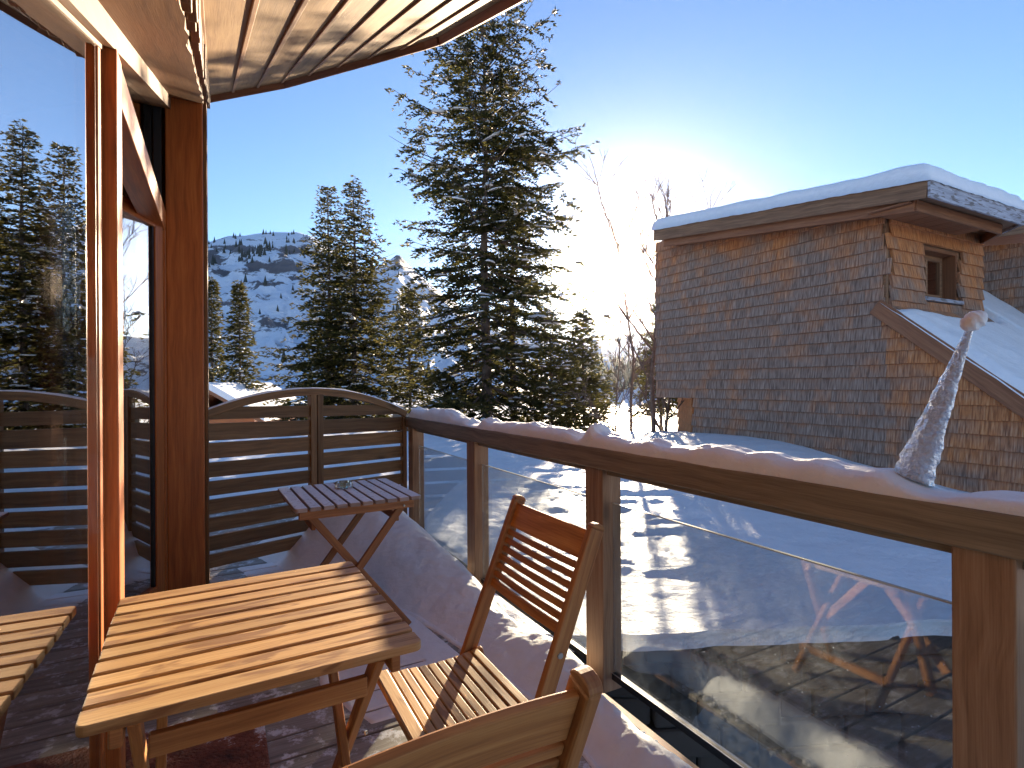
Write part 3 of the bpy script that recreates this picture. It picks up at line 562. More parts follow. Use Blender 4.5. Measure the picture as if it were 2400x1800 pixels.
# ================================================================== TABLES
def rounded(u0, u1, v0, v1, r_, corners):
    o = []
    for (cu, cv, a0, on) in ((u1 - r_, v1 - r_, 0, corners[0]), (u0 + r_, v1 - r_, 90, corners[1]), (u0 + r_, v0 + r_, 180, corners[2]), (u1 - r_, v0 + r_, 270, corners[3])):
        if on: o += [(cu + r_ * math.cos(R(a0 + 15 * k)), cv + r_ * math.sin(R(a0 + 15 * k))) for k in range(7)]
        else: o.append(({0: u1, 90: u0, 180: u0, 270: u1}[a0], {0: v1, 90: v1, 180: v0, 270: v0}[a0]))
    return o
def make_table(label, group, loc, rz, nsl, U, V, topm, legm, swap=False):
    """slats run along local x"""
    t = thing('folding_table', label, 'table', loc, rz, group); X, Y = Vector((1, 0, 0)), Vector((0, 1, 0)); p_ = V / nsl; g = .0125
    for i in range(nsl):
        v0 = -V / 2 + p_ * i + g / 2; v1 = v0 + p_ - g
        if i == 0: v0 -= .006
        if i == nsl - 1: v1 += .006
        ol = rounded(-U / 2, U / 2, v0, v1, .018 if i in (0, nsl - 1) else .004, (i == nsl - 1, i == nsl - 1, i == 0, i == 0))
        sl = MB().prism(ol, X, Y, Z, (rng.uniform(-.0015, .0015), 0, .72), .02).build('table_slat', topm, t, bevel=.003)
    for sx in (-1, 1):
        MB().box((sx * (U / 2 - .055), 0, .676), Y, X, Z, V - .05, .022, .046).build('side_rail', legm, t, bevel=.004)
        MB().bar((sx * (U / 2 - .08), -V * .40, .685), (sx * (U / 2 - .08), V * .44, .012), Y, .038, .022).build('leg', legm, t, bevel=.004)
        MB().bar((sx * (U / 2 - .108), V * .38, .672), (sx * (U / 2 - .108), -V * .44, .012), Y, .038, .022).build('leg', legm, t, bevel=.004)
        for (yy, zz) in ((-V * .40 + .02, .668), (0.005, .342)):
            MB().tube([(sx * (U / 2 - .043), yy, zz), (sx * (U / 2 - .036), yy, zz)], [.006, .005], 10).build('bolt', 'screw', t, smooth=False)
    MB().box((0, -V * .34, .60), X, Z, Y, U - .20, .045, .02).build('stretcher', legm, t, bevel=.003)
    MB().box((0, V * .33, .60), X, Z, Y, U - .26, .045, .02).build('stretcher', legm, t, bevel=.003)
    MB().box((0, V * .36, .10), X, Z, Y, U - .18, .04, .02).build('stretcher', legm, t, bevel=.003)
    return t
big = make_table('folding table of sunlit orange brown slats beside the window, nearest table', 'folding wooden tables', (-.641, 1.374, 0), R(90 - 60), 10, .625, .665, 'teak_top', 'teak')
small = make_table('frosted grey folding table standing in front of the arched screen', 'folding wooden tables', (-.903, 2.995, 0), R(90 - 60 + 90), 10, .625, .625, 'teak_grey', 'teak_dark')
# ashtray
b = MB(); prof = [(0, .004), (.030, .004), (.036, .012), (.040, .034), (.046, .034), (.052, .010), (.048, 0), (0, 0)]; N = 24
for r_, z_ in prof:
    for k in range(N): b.v.append(Vector((math.cos(k * 2 * math.pi / N) * max(r_, .0005), math.sin(k * 2 * math.pi / N) * max(r_, .0005), z_)))
for i in range(len(prof) - 1):
    for k in range(N): b.face([i * N + k, i * N + (k + 1) % N, i * N + N + (k + 1) % N, i * N + N + k], [(0, 0)] * 4, 0)
at_ = b.build('ashtray', 'clear_glass', smooth=False); at_.location = (-.952, 3.105, .7205); tag(at_, 'round clear glass ashtray on the frosted table', 'ashtray')

# ================================================================== CHAIRS
def make_chair(label, loc, rz):
    """front towards local +y"""
    t = thing('folding_chair', label, 'chair', loc, rz, 'folding wooden chairs at the table'); X, Y = Vector((1, 0, 0)), Vector((0, 1, 0))
    top, mid, foot = Vector((0, -.353, .925)), Vector((0, -.17, .47)), Vector((0, .02, 0))
    bd = (top - mid).normalized(); bn = X.cross(bd).normalized()          # back direction and its normal
    for sx in (-1, 1):
        x = sx * .213; pts = [foot + X * x + Z * .008, mid + X * x, top + X * x - bd * .10, top + X * x - bd * .03 + bn * -.004, top + X * x]
        up = MB(); up.sweep([foot + X * x + Z * .004, foot.lerp(mid, .5) + X * x, mid + X * x, mid.lerp(top, .6) + X * x, top + X * x - bd * .012], X, .024, .044)
        o1 = up.build('back_leg', 'teak', t, bevel=.005)
        # rounded cap
        cap = MB(); cap.prism([(.022 * math.cos(R(a)), .015 * math.sin(R(a))) for a in range(0, 181, 20)], bn, bd, X, top - bd * .0125 + X * (x + .012), .024); cap.build('leg_cap', 'teak', o1, bevel=.002)
        MB().bar((sx * .172, .10, .432), (sx * .172, -.315, .008), Y, .034, .02).build('front_leg', 'teak', t, bevel=.004)
        side = [(sx * .186, .125, .438), (sx * .186, .05, .432), (sx * .186, -.05, .430), (sx * .186, -.13, .437), (sx * .186, -.20, .452)]
        sr = MB().sweep(side, X, .020, .034).build('seat_rail', 'teak', t, bevel=.004)
        for q_, nn in ((mid + bd * .15, 1), (mid + bd * -.035, 1)):
            MB().tube([q_ + X * (sx * .2245), q_ + X * (sx * .2285)], [.0085, .0075], 12).build('bolt', 'screw', t)
    # seat slats run from side to side, dished
    ns = 11
    for i in range(ns):
        y = .115 - i * .0285; z = .457 - .010 * math.sin(math.pi * i / (ns - 1))
        wdt = .040 if i == 0 else .0245
        if i == 0: y += .008
        MB().box((0, y, z), X, Y, Z, .372 if i else .392, wdt, .016 if i else .022).build('seat_slat', 'teak_top', t, bevel=.003 if i else .006)
    # bowed back: top board, thin slats, bottom rail
    def bow(x, k=.011): return -bn * (k * (1 - (x / .2) ** 2))
    def slat(dz, wd, nm):
        pts = [top - bd * dz + X * xx + bow(xx) * (-1 if bn.y > 0 else 1) for xx in [(-.203 + .406 * j / 12) for j in range(13)]]
        b = MB(); n_ = len(pts); b.sweep(pts, bd, wd, .014)
        b.build(nm, 'teak', t, bevel=.003)
    slat(.062, .078, 'top_board')
    dz = .062 + .039 + .0105
    for k in range(6): slat(dz + .0085, .0185, 'back_slat'); dz += .0275
    slat(dz + .010, .026, 'back_slat')
    MB().bar((-.20, -.235, .095), (.20, -.235, .095), Z, .03, .018).build('stretcher', 'teak', t, bevel=.003)
    return t
c1 = make_chair('folding wooden chair with slatted back standing between the table and the railing', (-.187, 1.49, 0), R(-242))
c2 = make_chair('folding wooden chair in the foreground seen from behind, cut by the photo edge', (-.272, .893, 0), R(32))
M['teak_top']

# door mat
mt = MB(); N = 26; ol = []
mat_o = Vector((-1.13, 1.86, 0)); A_, B_ = az(62), az(-28)
tag(MB().box(Vector((-1.07, 1.83, .009)), A_, B_, Z, .46, .66, .018).build('door_mat', 'mat', bevel=.006), 'red brown door mat dusted with snow under the nearest table', 'mat')

# ================================================================== OWN HOUSE (window wall on the left)
hs_ = thing('timber_house', 'pine clad chalet wall with big window and sloping plank eave beside the terrace', 'house', tuple(wt(0, -1, 0)))
def hz(t): return 3.018 - .362 * (2.158 - t)              # header underside
def sz(t): return hz(t) + .078                            # lower soffit
def wall_poly(pts, w_, th, mat, name, par=None, u_along=0):
    b = MB(); b.prism(pts, WD, Z, WO, wt(0, w_, 0), th, u_along=u_along); o_ = b.build(name, mat); child(o_, hs_)
    if par: o_.parent = par; o_.matrix_parent_inverse = par.matrix_parent_inverse.copy() if False else (hs_.matrix_basis.inverted() if par is hs_ else Matrix())
    return o_
T0 = -2.4
# mullion between fixed glass and door opening
child(MB().box(wt(.103, .005, (hz(.1) - .1) / 2), Z, WD, WO, hz(.1) + .10 - .02, .086, .06).build('mullion', 'pine', bevel=.005), hs_)
# stile and gasket of the fixed pane
child(MB().box(wt(.020, -.008, (hz(0) - .1) / 2), Z, WD, WO, hz(.0) + .10, .055, .020).build('window_stile', 'pine', bevel=.004), hs_)
child(MB().box(wt(.0535, -.034, (hz(0) - .1) / 2), Z, WD, WO, hz(.0) + .08, .0125, .03).build('gasket', 'black'), hs_)
child(MB().prism([(T0, -.1), (-.008, -.1), (-.008, hz(-.008) - .012), (T0, hz(T0) - .012)], WD, Z, WO, wt(0, -.002, 0), .012).build('window_pane', 'pane'), hs_)
child(MB().bar(wt(T0, -.02, hz(T0) - .006), wt(.05, -.02, hz(.05) - .006), WO, .05, .012).build('window_channel', 'batten'), hs_)
child(MB().box(wt(T0 / 2, -.03, -.06), WD, WO, Z, -T0, .10, .08).build('sill', 'pine', bevel=.005), hs_)
# sloping header board
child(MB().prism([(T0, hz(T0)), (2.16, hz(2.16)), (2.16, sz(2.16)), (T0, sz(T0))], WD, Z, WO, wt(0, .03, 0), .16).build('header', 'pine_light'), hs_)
# transom over the door, door leaf swung into the room, triangular top light
child(MB().box(wt(1.15, -.055, 2.317), WD, WO, Z, 2.02, .11, .135).build('transom', 'pine', bevel=.005), hs_)
child(MB().prism([(.15, 2.38), (2.155, 2.38), (2.155, hz(2.155)), (.35, hz(.35))], WD, Z, WO, wt(0, -.065, 0), .012).build('top_light', 'pane_dim'), hs_)
child(MB().box(wt(2.145, -.04, 2.70), Z, WD, WO, .64, .025, .04).build('gasket', 'black'), hs_)
hinge = wt(2.05, -.030, 0); LD = az(174.5); LN = LD.cross(Z).normalized()
leaf = child(MB().box(hinge + LD * .04 + Z * 1.16, Z, LD, LN, 2.30, .08, .05).build('door_leaf', 'pine', bevel=.004), hs_)
def leafpart(b, nm, mat, bv=.004):
    o_ = b.build(nm, mat, bevel=bv); o_.parent = leaf; o_.matrix_parent_inverse = leaf.matrix_world.inverted() if False else Matrix(); return o_
leafpart(MB().box(hinge + LD * .46 + Z * 2.27, LD, Z, LN, .76, .08, .05), 'leaf_rail', 'pine')
leafpart(MB().box(hinge + LD * .46 + Z * .07, LD, Z, LN, .76, .12, .05), 'leaf_rail', 'pine')
leafpart(MB().box(hinge + LD * .88 + Z * 1.16, Z, LD, LN, 2.30, .08, .05), 'leaf_stile', 'pine')
leafpart(MB().box(hinge + LD * .0875 + Z * 1.17, Z, LD, LN, 2.12, .015, .03), 'leaf_gasket', 'black', 0)
leafpart(MB().box(hinge + LD * .46 + Z * 1.17, Z, LD, LN, 2.12, .74, .010), 'leaf_pane', 'pane', 0)
child(MB().box(wt(2.135, -.075, 1.14), Z, WD, WO, 2.25, .046, .15).build('door_jamb', 'pine', bevel=.003), hs_)
child(MB().box(wt(1.15, -.06, -.03), WD, WO, Z, 2.02, .16, .05).build('threshold', 'pine', bevel=.004), hs_)
# corner pillar with cladding strips
child(MB().box(wt(2.32, .10, 1.55), Z, WO, WD, 3.25, .206, .32).build('pillar', 'pine', bevel=.008), hs_)
child(MB().box(wt(2.33, .214, 1.6), Z, WD, WO, 3.35, .30, .018).build('corner_board', 'pine_light', bevel=.002), hs_)
child(MB().box(wt(2.4, -1.85, 1.55), Z, WO, WD, 3.5, 3.72, .14).build('end_wall', 'pine_light'), hs_)
# lower soffit (plank underside) out to the waney edge
wv = [(T0 + (2.50 - T0) * i / 60) for i in range(61)]
ol = [(T0, -.02)] + [(2.50, -.02)] + [(tt, .205 + .018 * float(vnoise(np.array([tt]), np.array([.3]), 81, 4, 6)[0]) * 2) for tt in reversed(wv)]
sl = (WD + Z * .362)
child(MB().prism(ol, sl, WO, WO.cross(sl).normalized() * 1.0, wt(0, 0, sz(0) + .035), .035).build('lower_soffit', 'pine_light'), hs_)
# vertical cladding boards between lower soffit and roof
RA, RB = .2, .506
def roof_z(x, y): return 3.27 + RA * (x + 2.0) + RB * (y - 3.6)
cl = MB(); t = T0
while t < 2.50:
    wd = .105; p = wt(t + wd / 2, .225, 0); z0 = sz(t + wd / 2) + .02 + rng.uniform(-.01, .01); z1 = roof_z(p.x, p.y) + .05
    if z1 > z0: cl.box(wt(t + wd / 2, .225 + rng.uniform(-.003, .006), (z0 + z1) / 2), Z, WD, WO, z1 - z0, wd - .008, .024)
    t += wd
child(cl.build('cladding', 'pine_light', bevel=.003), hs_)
# roof: planks with cover strips, rising away from the house
PD = (RD + Z * (RA * RD.x + RB * RD.y)).normalized(); LV = (RO + Z * (RA * RO.x + RB * RO.y)).normalized(); RN = PD.cross(LV); RN = RN if RN.z > 0 else -RN
front = [(-5.2, 3.95), (-2.33, 4.21), (-1.76, 4.28), (-.566, 3.70), (-.47, 3.62)]; right_end = Vector((-.47, 3.62, 0))
def uvp(x, y): v_ = Vector((x, y, 0)) - Vector((-.47, 3.62, 0)); return v_.dot(RD), v_.dot(RO)   # along planks, across
fr_uv = [uvp(*p_) for p_ in front]
def front_u(w_):
    ws = [a_[1] for a_ in fr_uv]; us = [a_[0] for a_ in fr_uv]; return float(np.interp(w_, ws, us))
def rp(u, w_, off=0): v_ = Vector((-.47, 3.62, 0)) + RD * u + RO * w_; return Vector((v_.x, v_.y, roof_z(v_.x, v_.y))) + RN * off
pl, bt = MB(), MB(); w_ = 0.; pw = .168; BACK = -4.6
while w_ > -4.6:
    a0, a1 = w_, w_ - pw; u0, u1 = front_u(a0), front_u(a1); b = len(pl.v); r_ = rng.random(); ou, ov = rng.random() * 30, rng.random() * 30
    cs = [rp(BACK, a1 + .002), rp(BACK, a0 - .002), rp(u0, a0 - .002), rp(u1, a1 + .002)]
    pl.v += cs + [c_ + RN * .03 for c_ in cs]
    uvq = [(ou + BACK, ov), (ou + BACK, ov + pw), (ou + u0, ov + pw), (ou + u1, ov)]
    pl.face([b, b + 1, b + 2, b + 3], uvq, r_); pl.face([b + 7, b + 6, b + 5, b + 4], uvq, r_)
    for i in range(4): j = (i + 1) % 4; pl.face([b + i, b + 4 + i, b + 4 + j, b + j], [(0, 0), (0, .03), (.2, .03), (.2, 0)], r_)
    if w_ < -.02: bt.bar(rp(BACK, a0, -.009), rp(front_u(a0) - .01, a0, -.005), LV, .022, .010)
    w_ -= pw
rf = child(pl.build('roof', 'soffit'), hs_)
o_ = bt.build('cover_strip', 'batten', bevel=.003); o_.parent = rf
fb = MB(); pts = [rp(front_u(x) + .012, x, .02) for x in (-4.5, uvp(-1.76, 4.28)[1], uvp(-.566, 3.70)[1], 0.0)]
for i in range(3): fb.bar(pts[i], pts[i + 1], RN, .13, .028)
fb.bar(rp(front_u(0) + .02, .014, .02), rp(BACK, .014, .02), RN, .13, .028)
o_ = fb.build('fascia_board', 'fascia', bevel=.003); o_.parent = rf
tp = MB(); q = [rp(BACK, -4.6, .10), rp(BACK, .06, .10), rp(front_u(0) + .06, .06, .10), rp(front_u(-2) + .06, -2, .10), rp(front_u(-4.6) + .06, -4.6, .10)]
b0 = len(tp.v); tp.v += q + [c_ + RN * .28 for c_ in q]
tp.face(list(range(5)), [(0, 0)] * 5, 0); tp.face([9, 8, 7, 6, 5], [(0, 0)] * 5, 0)
for i in range(5): j = (i + 1) % 5; tp.face([i, 5 + i, 5 + j, j], [(0, 0)] * 4, 0)
tag(tp.build('roof_snow', 'snow_soft', bevel=.08), 'snow lying on the plank roof over the terrace', 'snow', kind='stuff')
# room behind the glass
rm = MB(); rm.box(wt(-.2, -3.0, 1.2), WD, Z, WO, 5.4, 3.2, .08); rm.box(wt(-.2, -1.6, -.07), WD, WO, Z, 5.4, 2.8, .05); rm.box(wt(-2.7, -1.6, 1.2), WO, Z, WD, 2.9, 3.2, .08)
child(rm.build('room', 'room'), hs_)
rc = MB(); rc.prism([(T0 - .4, -3.2), (2.5, -3.2), (2.5, -.13), (T0 - .4, -.13)], sl, WO, WO.cross(sl).normalized(), wt(0, 0, sz(0) + .02), .04)
child(rc.build('room_ceiling', 'pine'), hs_)
def curtain(t0, t1, w_, name, label, mat):
    def fn(u, v):
        t = t0 + (t1 - t0) * u; ww = w_ + .035 * np.sin(u * 38) * (.5 + .5 * v); z = 2.0 * v - .03
        return W0.x + WD.x * t + WO.x * ww, W0.y + WD.y * t + WO.y * ww, z
    o_ = grid(name, 120, 6, fn, mat); m_ = o_.modifiers.new('s', 'SOLIDIFY'); m_.thickness = .004; tag(o_, label, 'curtain')
curtain(-1.25, -.62, -.16, 'curtain', 'pinkish curtain hanging inside the big window', 'curtain')

# ================================================================== NEIGHBOURING HOUSE
nh = thing('shingle_house', 'house clad in weathered wooden shingles with thick snow on its roofs', 'house', tuple(ht(1.5, 1.5, 0)))
def shingle_wall(org, d_, n_, L0, L1, zfun0, zfun1, exp_, warmf, seed):
    """rows of shingles over the plane org + d*s, facing n"""
    rk = random.Random(seed); b = MB(); nrow = 0; z = -.6
    while z < 5.2:
        s = L0 + rk.uniform(-.1, 0)
        while s < L1:
            wd = rk.choice([.06, .08, .11, .14]) * rk.uniform(.9, 1.1); sc_ = s + wd / 2
            if sc_ < L0 + .02: s += wd; continue
            e = min(s + wd, L1) - s
            if zfun0(sc_) - .12 <= z and z < zfun1(sc_):
                top = min(z + exp_ * 1.25, zfun1(sc_) + .05); h = top - z
                if h > .03 and e > .02:
                    jz = rk.uniform(-.003, .003); tl = .16
                    up = (Z - n_ * tl).normalized(); nn = (n_ + Z * tl).normalized()
                    c = org + d_ * (s + e / 2) + n_ * (.024 + rk.uniform(0, .004)) + Z * ((z + top) / 2 + jz)
                    b.box(c, up, d_, nn, h, e - rk.uniform(.0005, .002), .036, rk.random(), warmf(sc_, z) )
            s += wd
        z += exp_
    return b
EXP = .163
fas_z = lambda s: 3.55 + .12 * (s + .70)          # top of fascia along the wall
wall_top = lambda s: fas_z(s) - .17
# long wall; s > 0 runs away to the left, s < 0 to the right under the rake
def wf(s, z):
    d = (wall_top(s) - z) if s > 0 else (2.05 + .87 * s - z); w_ = .72 * math.exp(-max(d, 0) / .45) + (.25 if s < 0 else 0)
    return w_ + .05
ztop = lambda s: wall_top(s) if s > .0 else 2.12 + .87 * s
zbot = lambda s: (1.13 if s > 3.22 else -.5)
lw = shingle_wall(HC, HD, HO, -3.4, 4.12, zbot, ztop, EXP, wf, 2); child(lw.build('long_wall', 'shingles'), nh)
bk = MB()
bk.prism([(-3.4, -.7), (3.2, -.7), (3.2, 1.10), (4.10, 1.10), (4.10, wall_top(4.1)), (.0, wall_top(0)), (.0, 2.1), (-3.2, -.7)], HD, Z, HO, ht(0, 0.004, 0), .12)
child(bk.build('wall_core', 'oldboard'), nh)
# dormer face
HR = az(61.6); DN = -HD
df = shingle_wall(HC + Vector((0, 0, 0)), HR, DN, .012, 2.50, lambda s: 2.15, lambda s: 3.47 , EXP, lambda s, z: .62 + .3 * (z > 3.0) - .25 * (z < 2.5), 5)
# cut the window opening
f2 = MB(); keep = []
win = (.865, 1.83, 2.44, 3.13)
for k in range(len(df.f) // 6):
    vs = df.v[k * 8:k * 8 + 8]; c = sum(vs, Vector()) / 8; s = (c - HC).dot(HR)
    if win[0] - .03 < s < win[1] + .03 and win[2] - .05 < c.z < win[3] + .03: continue
    base = len(f2.v); f2.v += vs
    for q in range(6):
        fi = k * 6 + q; f2.f.append([i - k * 8 + base for i in df.f[fi]]); f2.r.append(df.r[fi]); f2.w.append(df.w[fi]); f2.uv += df.uv[fi * 4:fi * 4 + 4]
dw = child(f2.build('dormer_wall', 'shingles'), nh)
bk = MB()
for s0, s1, z0, z1 in ((0.02, win[0], 2.1, 3.5), (win[1], 2.50, 2.1, 3.5), (win[0], win[1], 2.1, win[2]), (win[0], win[1], win[3], 3.5)):
    bk.box(HC + HR * ((s0 + s1) / 2) - DN * .07 + Z * ((z0 + z1) / 2), HR, Z, DN, s1 - s0, z1 - z0, .12)
child(bk.build('wall_core', 'oldboard'), nh)
wn = MB(); c_ = HC - DN * .16
def hb(s0, s1, z0, z1, dd, th): return (HC + HR * ((s0 + s1) / 2) - DN * dd + Z * ((z0 + z1) / 2), HR, Z, DN, s1 - s0, z1 - z0, th)
wf_ = MB().box(*hb(win[0], win[0] + .05, win[2], win[3], .10, .20)).box(*hb(win[1] - .05, win[1], win[2], win[3], .10, .20)).box(*hb(win[0] + .05, win[1] - .05, win[3] - .04, win[3], .10, .20))
wfo = child(wf_.build('window', 'fascia'), nh)
fr = MB().box(*hb(win[0] + .05, win[0] + .12, win[2] + .03, win[3] - .04, .19, .05)).box(*hb(win[1] - .12, win[1] - .05, win[2] + .03, win[3] - .04, .19, .05)).box(*hb(win[0] + .12, win[1] - .12, win[3] - .11, win[3] - .04, .19, .05)).box(*hb(win[0] + .12, win[1] - .12, win[2] + .03, win[2] + .10, .19, .05)).box(*hb(1.32, 1.37, win[2] + .10, win[3] - .11, .19, .05))
o_ = fr.build('window_frame', 'oldboard'); o_.parent = wfo
o_ = MB().box(*hb(win[0] + .1, win[1] - .1, win[2] + .05, win[3] - .06, .20, .01)).build('window_pane', 'pane_dim'); o_.parent = wfo
o_ = MB().box(*hb(win[0] + .10, 1.30, win[2] + .06, win[3] - .06, .30, .01)).build('blind', 'white_wall'); o_.parent = wfo
o_ = MB().box(*hb(win[0] - .03, win[1] + .03, win[2] - .05, win[2], .05, .24)).build('window_sill', 'oldboard_frost', bevel=.005); o_.parent = wfo
# far side and back so the block is closed
cb = MB(); cb.box(HC + HR * 2.51 + HD * 2.05 + Z * 2.9, HD, Z, HR, 4.1, 1.9, .1); cb.box(HC + HD * 4.08 + HR * 1.25 + Z * 2.55, HR, Z, HD, 2.5, 2.9, .08)
cb.box(HC + HD * 2.0 + HR * 1.25 + Z * 1.16, HD, HR, Z, 4.1, 2.5, .06)
child(cb.build('rear_walls', 'oldboard'), nh)
# lower recessed end wall, turned to the sun
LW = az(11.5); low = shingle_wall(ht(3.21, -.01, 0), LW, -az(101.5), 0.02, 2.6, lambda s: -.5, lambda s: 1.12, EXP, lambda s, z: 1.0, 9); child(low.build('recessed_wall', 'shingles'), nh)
child(MB().box(ht(3.21, -.01, .2) + LW * 1.3 + az(101.5) * .05, LW, Z, az(101.5), 2.6, 1.9, .08).build('wall_core', 'pine_light'), nh)
# flat-pitched roof with deep eaves
def rfz(s, off=0): return fas_z(s) + off
def w1f(s): return -1.84 - .95 * min(max((s + .70) / .75, 0), 1)
def quad_roof(s0, s1, w0, w1, off0, th, mat, name, par):
    b = MB(); q = [ht(s0, w0, rfz(s0, off0)), ht(s1, w0, rfz(s1, off0)), ht(s1, w1, rfz(s1, off0)), ht(.05, w1f(.05), rfz(.05, off0)), ht(s0, w1f(s0), rfz(s0, off0))]
    b.v += q + [v_ + Z * th for v_ in q]; uvq = [(s0, w0), (s1, w0), (s1, w1), (.05, w1), (s0, w1f(s0))]
    b.face([0, 1, 2, 3, 4], uvq, .5); b.face([9, 8, 7, 6, 5], uvq[::-1], .5)
    for i in range(5): j = (i + 1) % 5; b.face([i, 5 + i, 5 + j, j], [(0, 0), (0, th), (3, th), (3, 0)], .5)
    o_ = b.build(name, mat); o_.parent = par; o_.matrix_parent_inverse = nh.matrix_basis.inverted() if par is nh else Matrix(); return o_
nroof = quad_roof(-.68, 3.62, .48, -2.79, -.16, .15, 'oldboard', 'roof', nh)
fb = MB().bar(ht(-.70, .515, rfz(-.70, -.10)), ht(3.64, .515, rfz(3.64, -.10)), HO, .03, .20)
o_ = fb.build('fascia', 'oldboard', bevel=.004); o_.parent = nroof
fb = MB().bar(ht(-.72, .53, rfz(-.7, -.10)), ht(-.72, -1.86, rfz(-.7, -.10)), HD, .03, .20).bar(ht(-.705, -1.86, rfz(-.7, -.10)), ht(.05, -2.81, rfz(.05, -.10)), HO, .03, .20)
o_ = fb.build('front_fascia', 'oldboard_frost', bevel=.004); o_.parent = nroof
fb = MB().bar(ht(-.52, .40, rfz(-.52, -.24)), ht(3.5, .40, rfz(3.5, -.24)), HO, .04, .13).bar(ht(-.52, .40, rfz(-.52, -.24)), ht(-.52, -1.75, rfz(-.52, -.24)), HD, .04, .13).bar(ht(-.52, -1.75, rfz(-.52, -.24)), ht(.02, -2.55, rfz(0, -.24)), HO, .04, .13)
o_ = fb.build('eave_board', 'fascia', bevel=.004); o_.parent = nroof
fb = MB()
for i in range(8): fb.box(ht(-.27, .36 - i * .27, rfz(-.27, -.235)), HD, HO, Z, .46, .26, .02)
for i in range(14): fb.box(ht(.1 + i * .25, .19, rfz(.1 + i * .25, -.235)), HO, HD, Z, .36, .24, .02)
o_ = fb.build('soffit_boards', 'fascia'); o_.parent = nroof
# snow blanket on it
def snow_slab(name, s0, s1, w0, w1, base, th, label, over=.05, seed=0, nx=90, ny=50, slope=0.0):
    """rounded blanket over s,w rectangle; base(s,w) gives the roof height"""
    def fn(u, v):
        a = np.clip(u * 1.16 - .08, 0, 1); b_ = np.clip(v * 1.16 - .08, 0, 1); s = s0 - over + (s1 - s0 + 2 * over) * a; w_ = w0 - over + (w1 - w0 + 2 * over) * b_
        du = np.minimum(s - s0 + over, s1 + over - s); dv = np.minimum(w_ - w0 + over, w1 + over - w_); rr = .17
        e = (1 - np.clip(1 - du / rr, 0, 1) ** 2.6) ** .42 * (1 - np.clip(1 - dv / rr, 0, 1) ** 2.6) ** .42
        skirt = np.minimum(np.minimum(u, 1 - u), np.minimum(v, 1 - v)) < .069
        zz = base(s, w_) + th * (.0 + e) * (1 + .30 * vnoise(s, w_, seed, 3, 1.1)) + .030 * vnoise(s, w_, seed + 1, 3, 5)
        zz = np.where(skirt, base(s, w_) + .002 - .02 * (.5 + vnoise(s * 2, w_ * 2, seed + 2, 2, 4)), zz)
        w1_ = -1.86 - .95 * np.clip((s + .72) / .77, 0, 1); w_ = .53 + over + (w_ - .53 - over) * (.53 + over - w1_ + over) / (.53 + 2.82 + 2 * over)
        return HC.x + HD.x * s + HO.x * w_, HC.y + HD.y * s + HO.y * w_, zz
    o_ = grid(name, nx, ny, fn, 'snow_soft'); return tag(o_, label, 'snow', kind='stuff')
snow_slab('roof_snow', -.72, 3.66, -2.82, .53, lambda s, w_: fas_z(s) - .005 + 0 * w_, .22, 'thick blanket of snow on the upper shingle roof', .03, 91, 160, 110)
# main lower roof slope, rake board and its snow
mr_z = lambda s: 2.315 + .84 * s               # s negative to the right
rk_ = MB().bar(ht(.10, .06, mr_z(.10) - .13), ht(-3.6, .06, mr_z(-3.6) - .13), HO, .05, .20)
child(rk_.build('rake_board', 'fascia', bevel=.004), nh)
b = MB(); q = [ht(1.6, -2.62, mr_z(1.6) - .05), ht(1.6, -8, mr_z(1.6) - .05), ht(-4.2, -8, mr_z(-4.2) - .05), ht(-4.2, .04, mr_z(-4.2) - .05), ht(.05, .04, mr_z(.05) - .05), ht(.05, -2.62, mr_z(.05) - .05)]
b.v += q; b.face([0, 1, 2, 3, 4, 5], [(0, 0)] * 6, 0.5); b.v += [v_ - Z * .1 for v_ in q]; b.face([11, 10, 9, 8, 7, 6], [(0, 0)] * 6, .5)
child(b.build('lower_roof', 'fascia'), nh)
# a few bare shingle courses at the foot of the dormer
bs = MB()
for row in range(3):
    s = .05
    while s < 2.5:
        wd = rng.choice([.12, .15, .18]); cc = ht(-.02 - row * .13, -s - wd / 2, mr_z(-.02 - row * .13) - .02 + .008 * row); bs.box(cc, (-HD - Z * .84), HR, (Z * 1 - HD * .84), .2, wd - .006, .014, None, .4); s += wd
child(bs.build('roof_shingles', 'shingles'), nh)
def slope_snow(u, v):
    s = .02 - 4.2 * u; w_ = .10 - 8.0 * v
    bare = (.14 + .30 * vnoise(w_, w_ * 0, 95, 3, 1.2)) * sstep(0, .15, 2.62 + w_)          # bare strip below the dormer
    s = np.where(w_ < -2.62, s + 1.5 * (1 - u), s)
    th = .15 * sstep(0, .22, -s - bare + .02 + 1.6 * (w_ < -2.62)) * sstep(-.002, .03, v) ** .5
    zz = mr_z(s) - .045 + th * (1 + .7 * vnoise(s, w_, 96, 3, 1.8)) + .03 * vnoise(s, w_, 97, 3, 6)
    return HC.x + HD.x * s + HO.x * w_, HC.y + HD.y * s + HO.y * w_, zz
tag(grid('slope_snow', 130, 200, slope_snow, 'snow_soft'), 'snow sliding over the sloping shingle roof below the dormer', 'snow', kind='stuff')
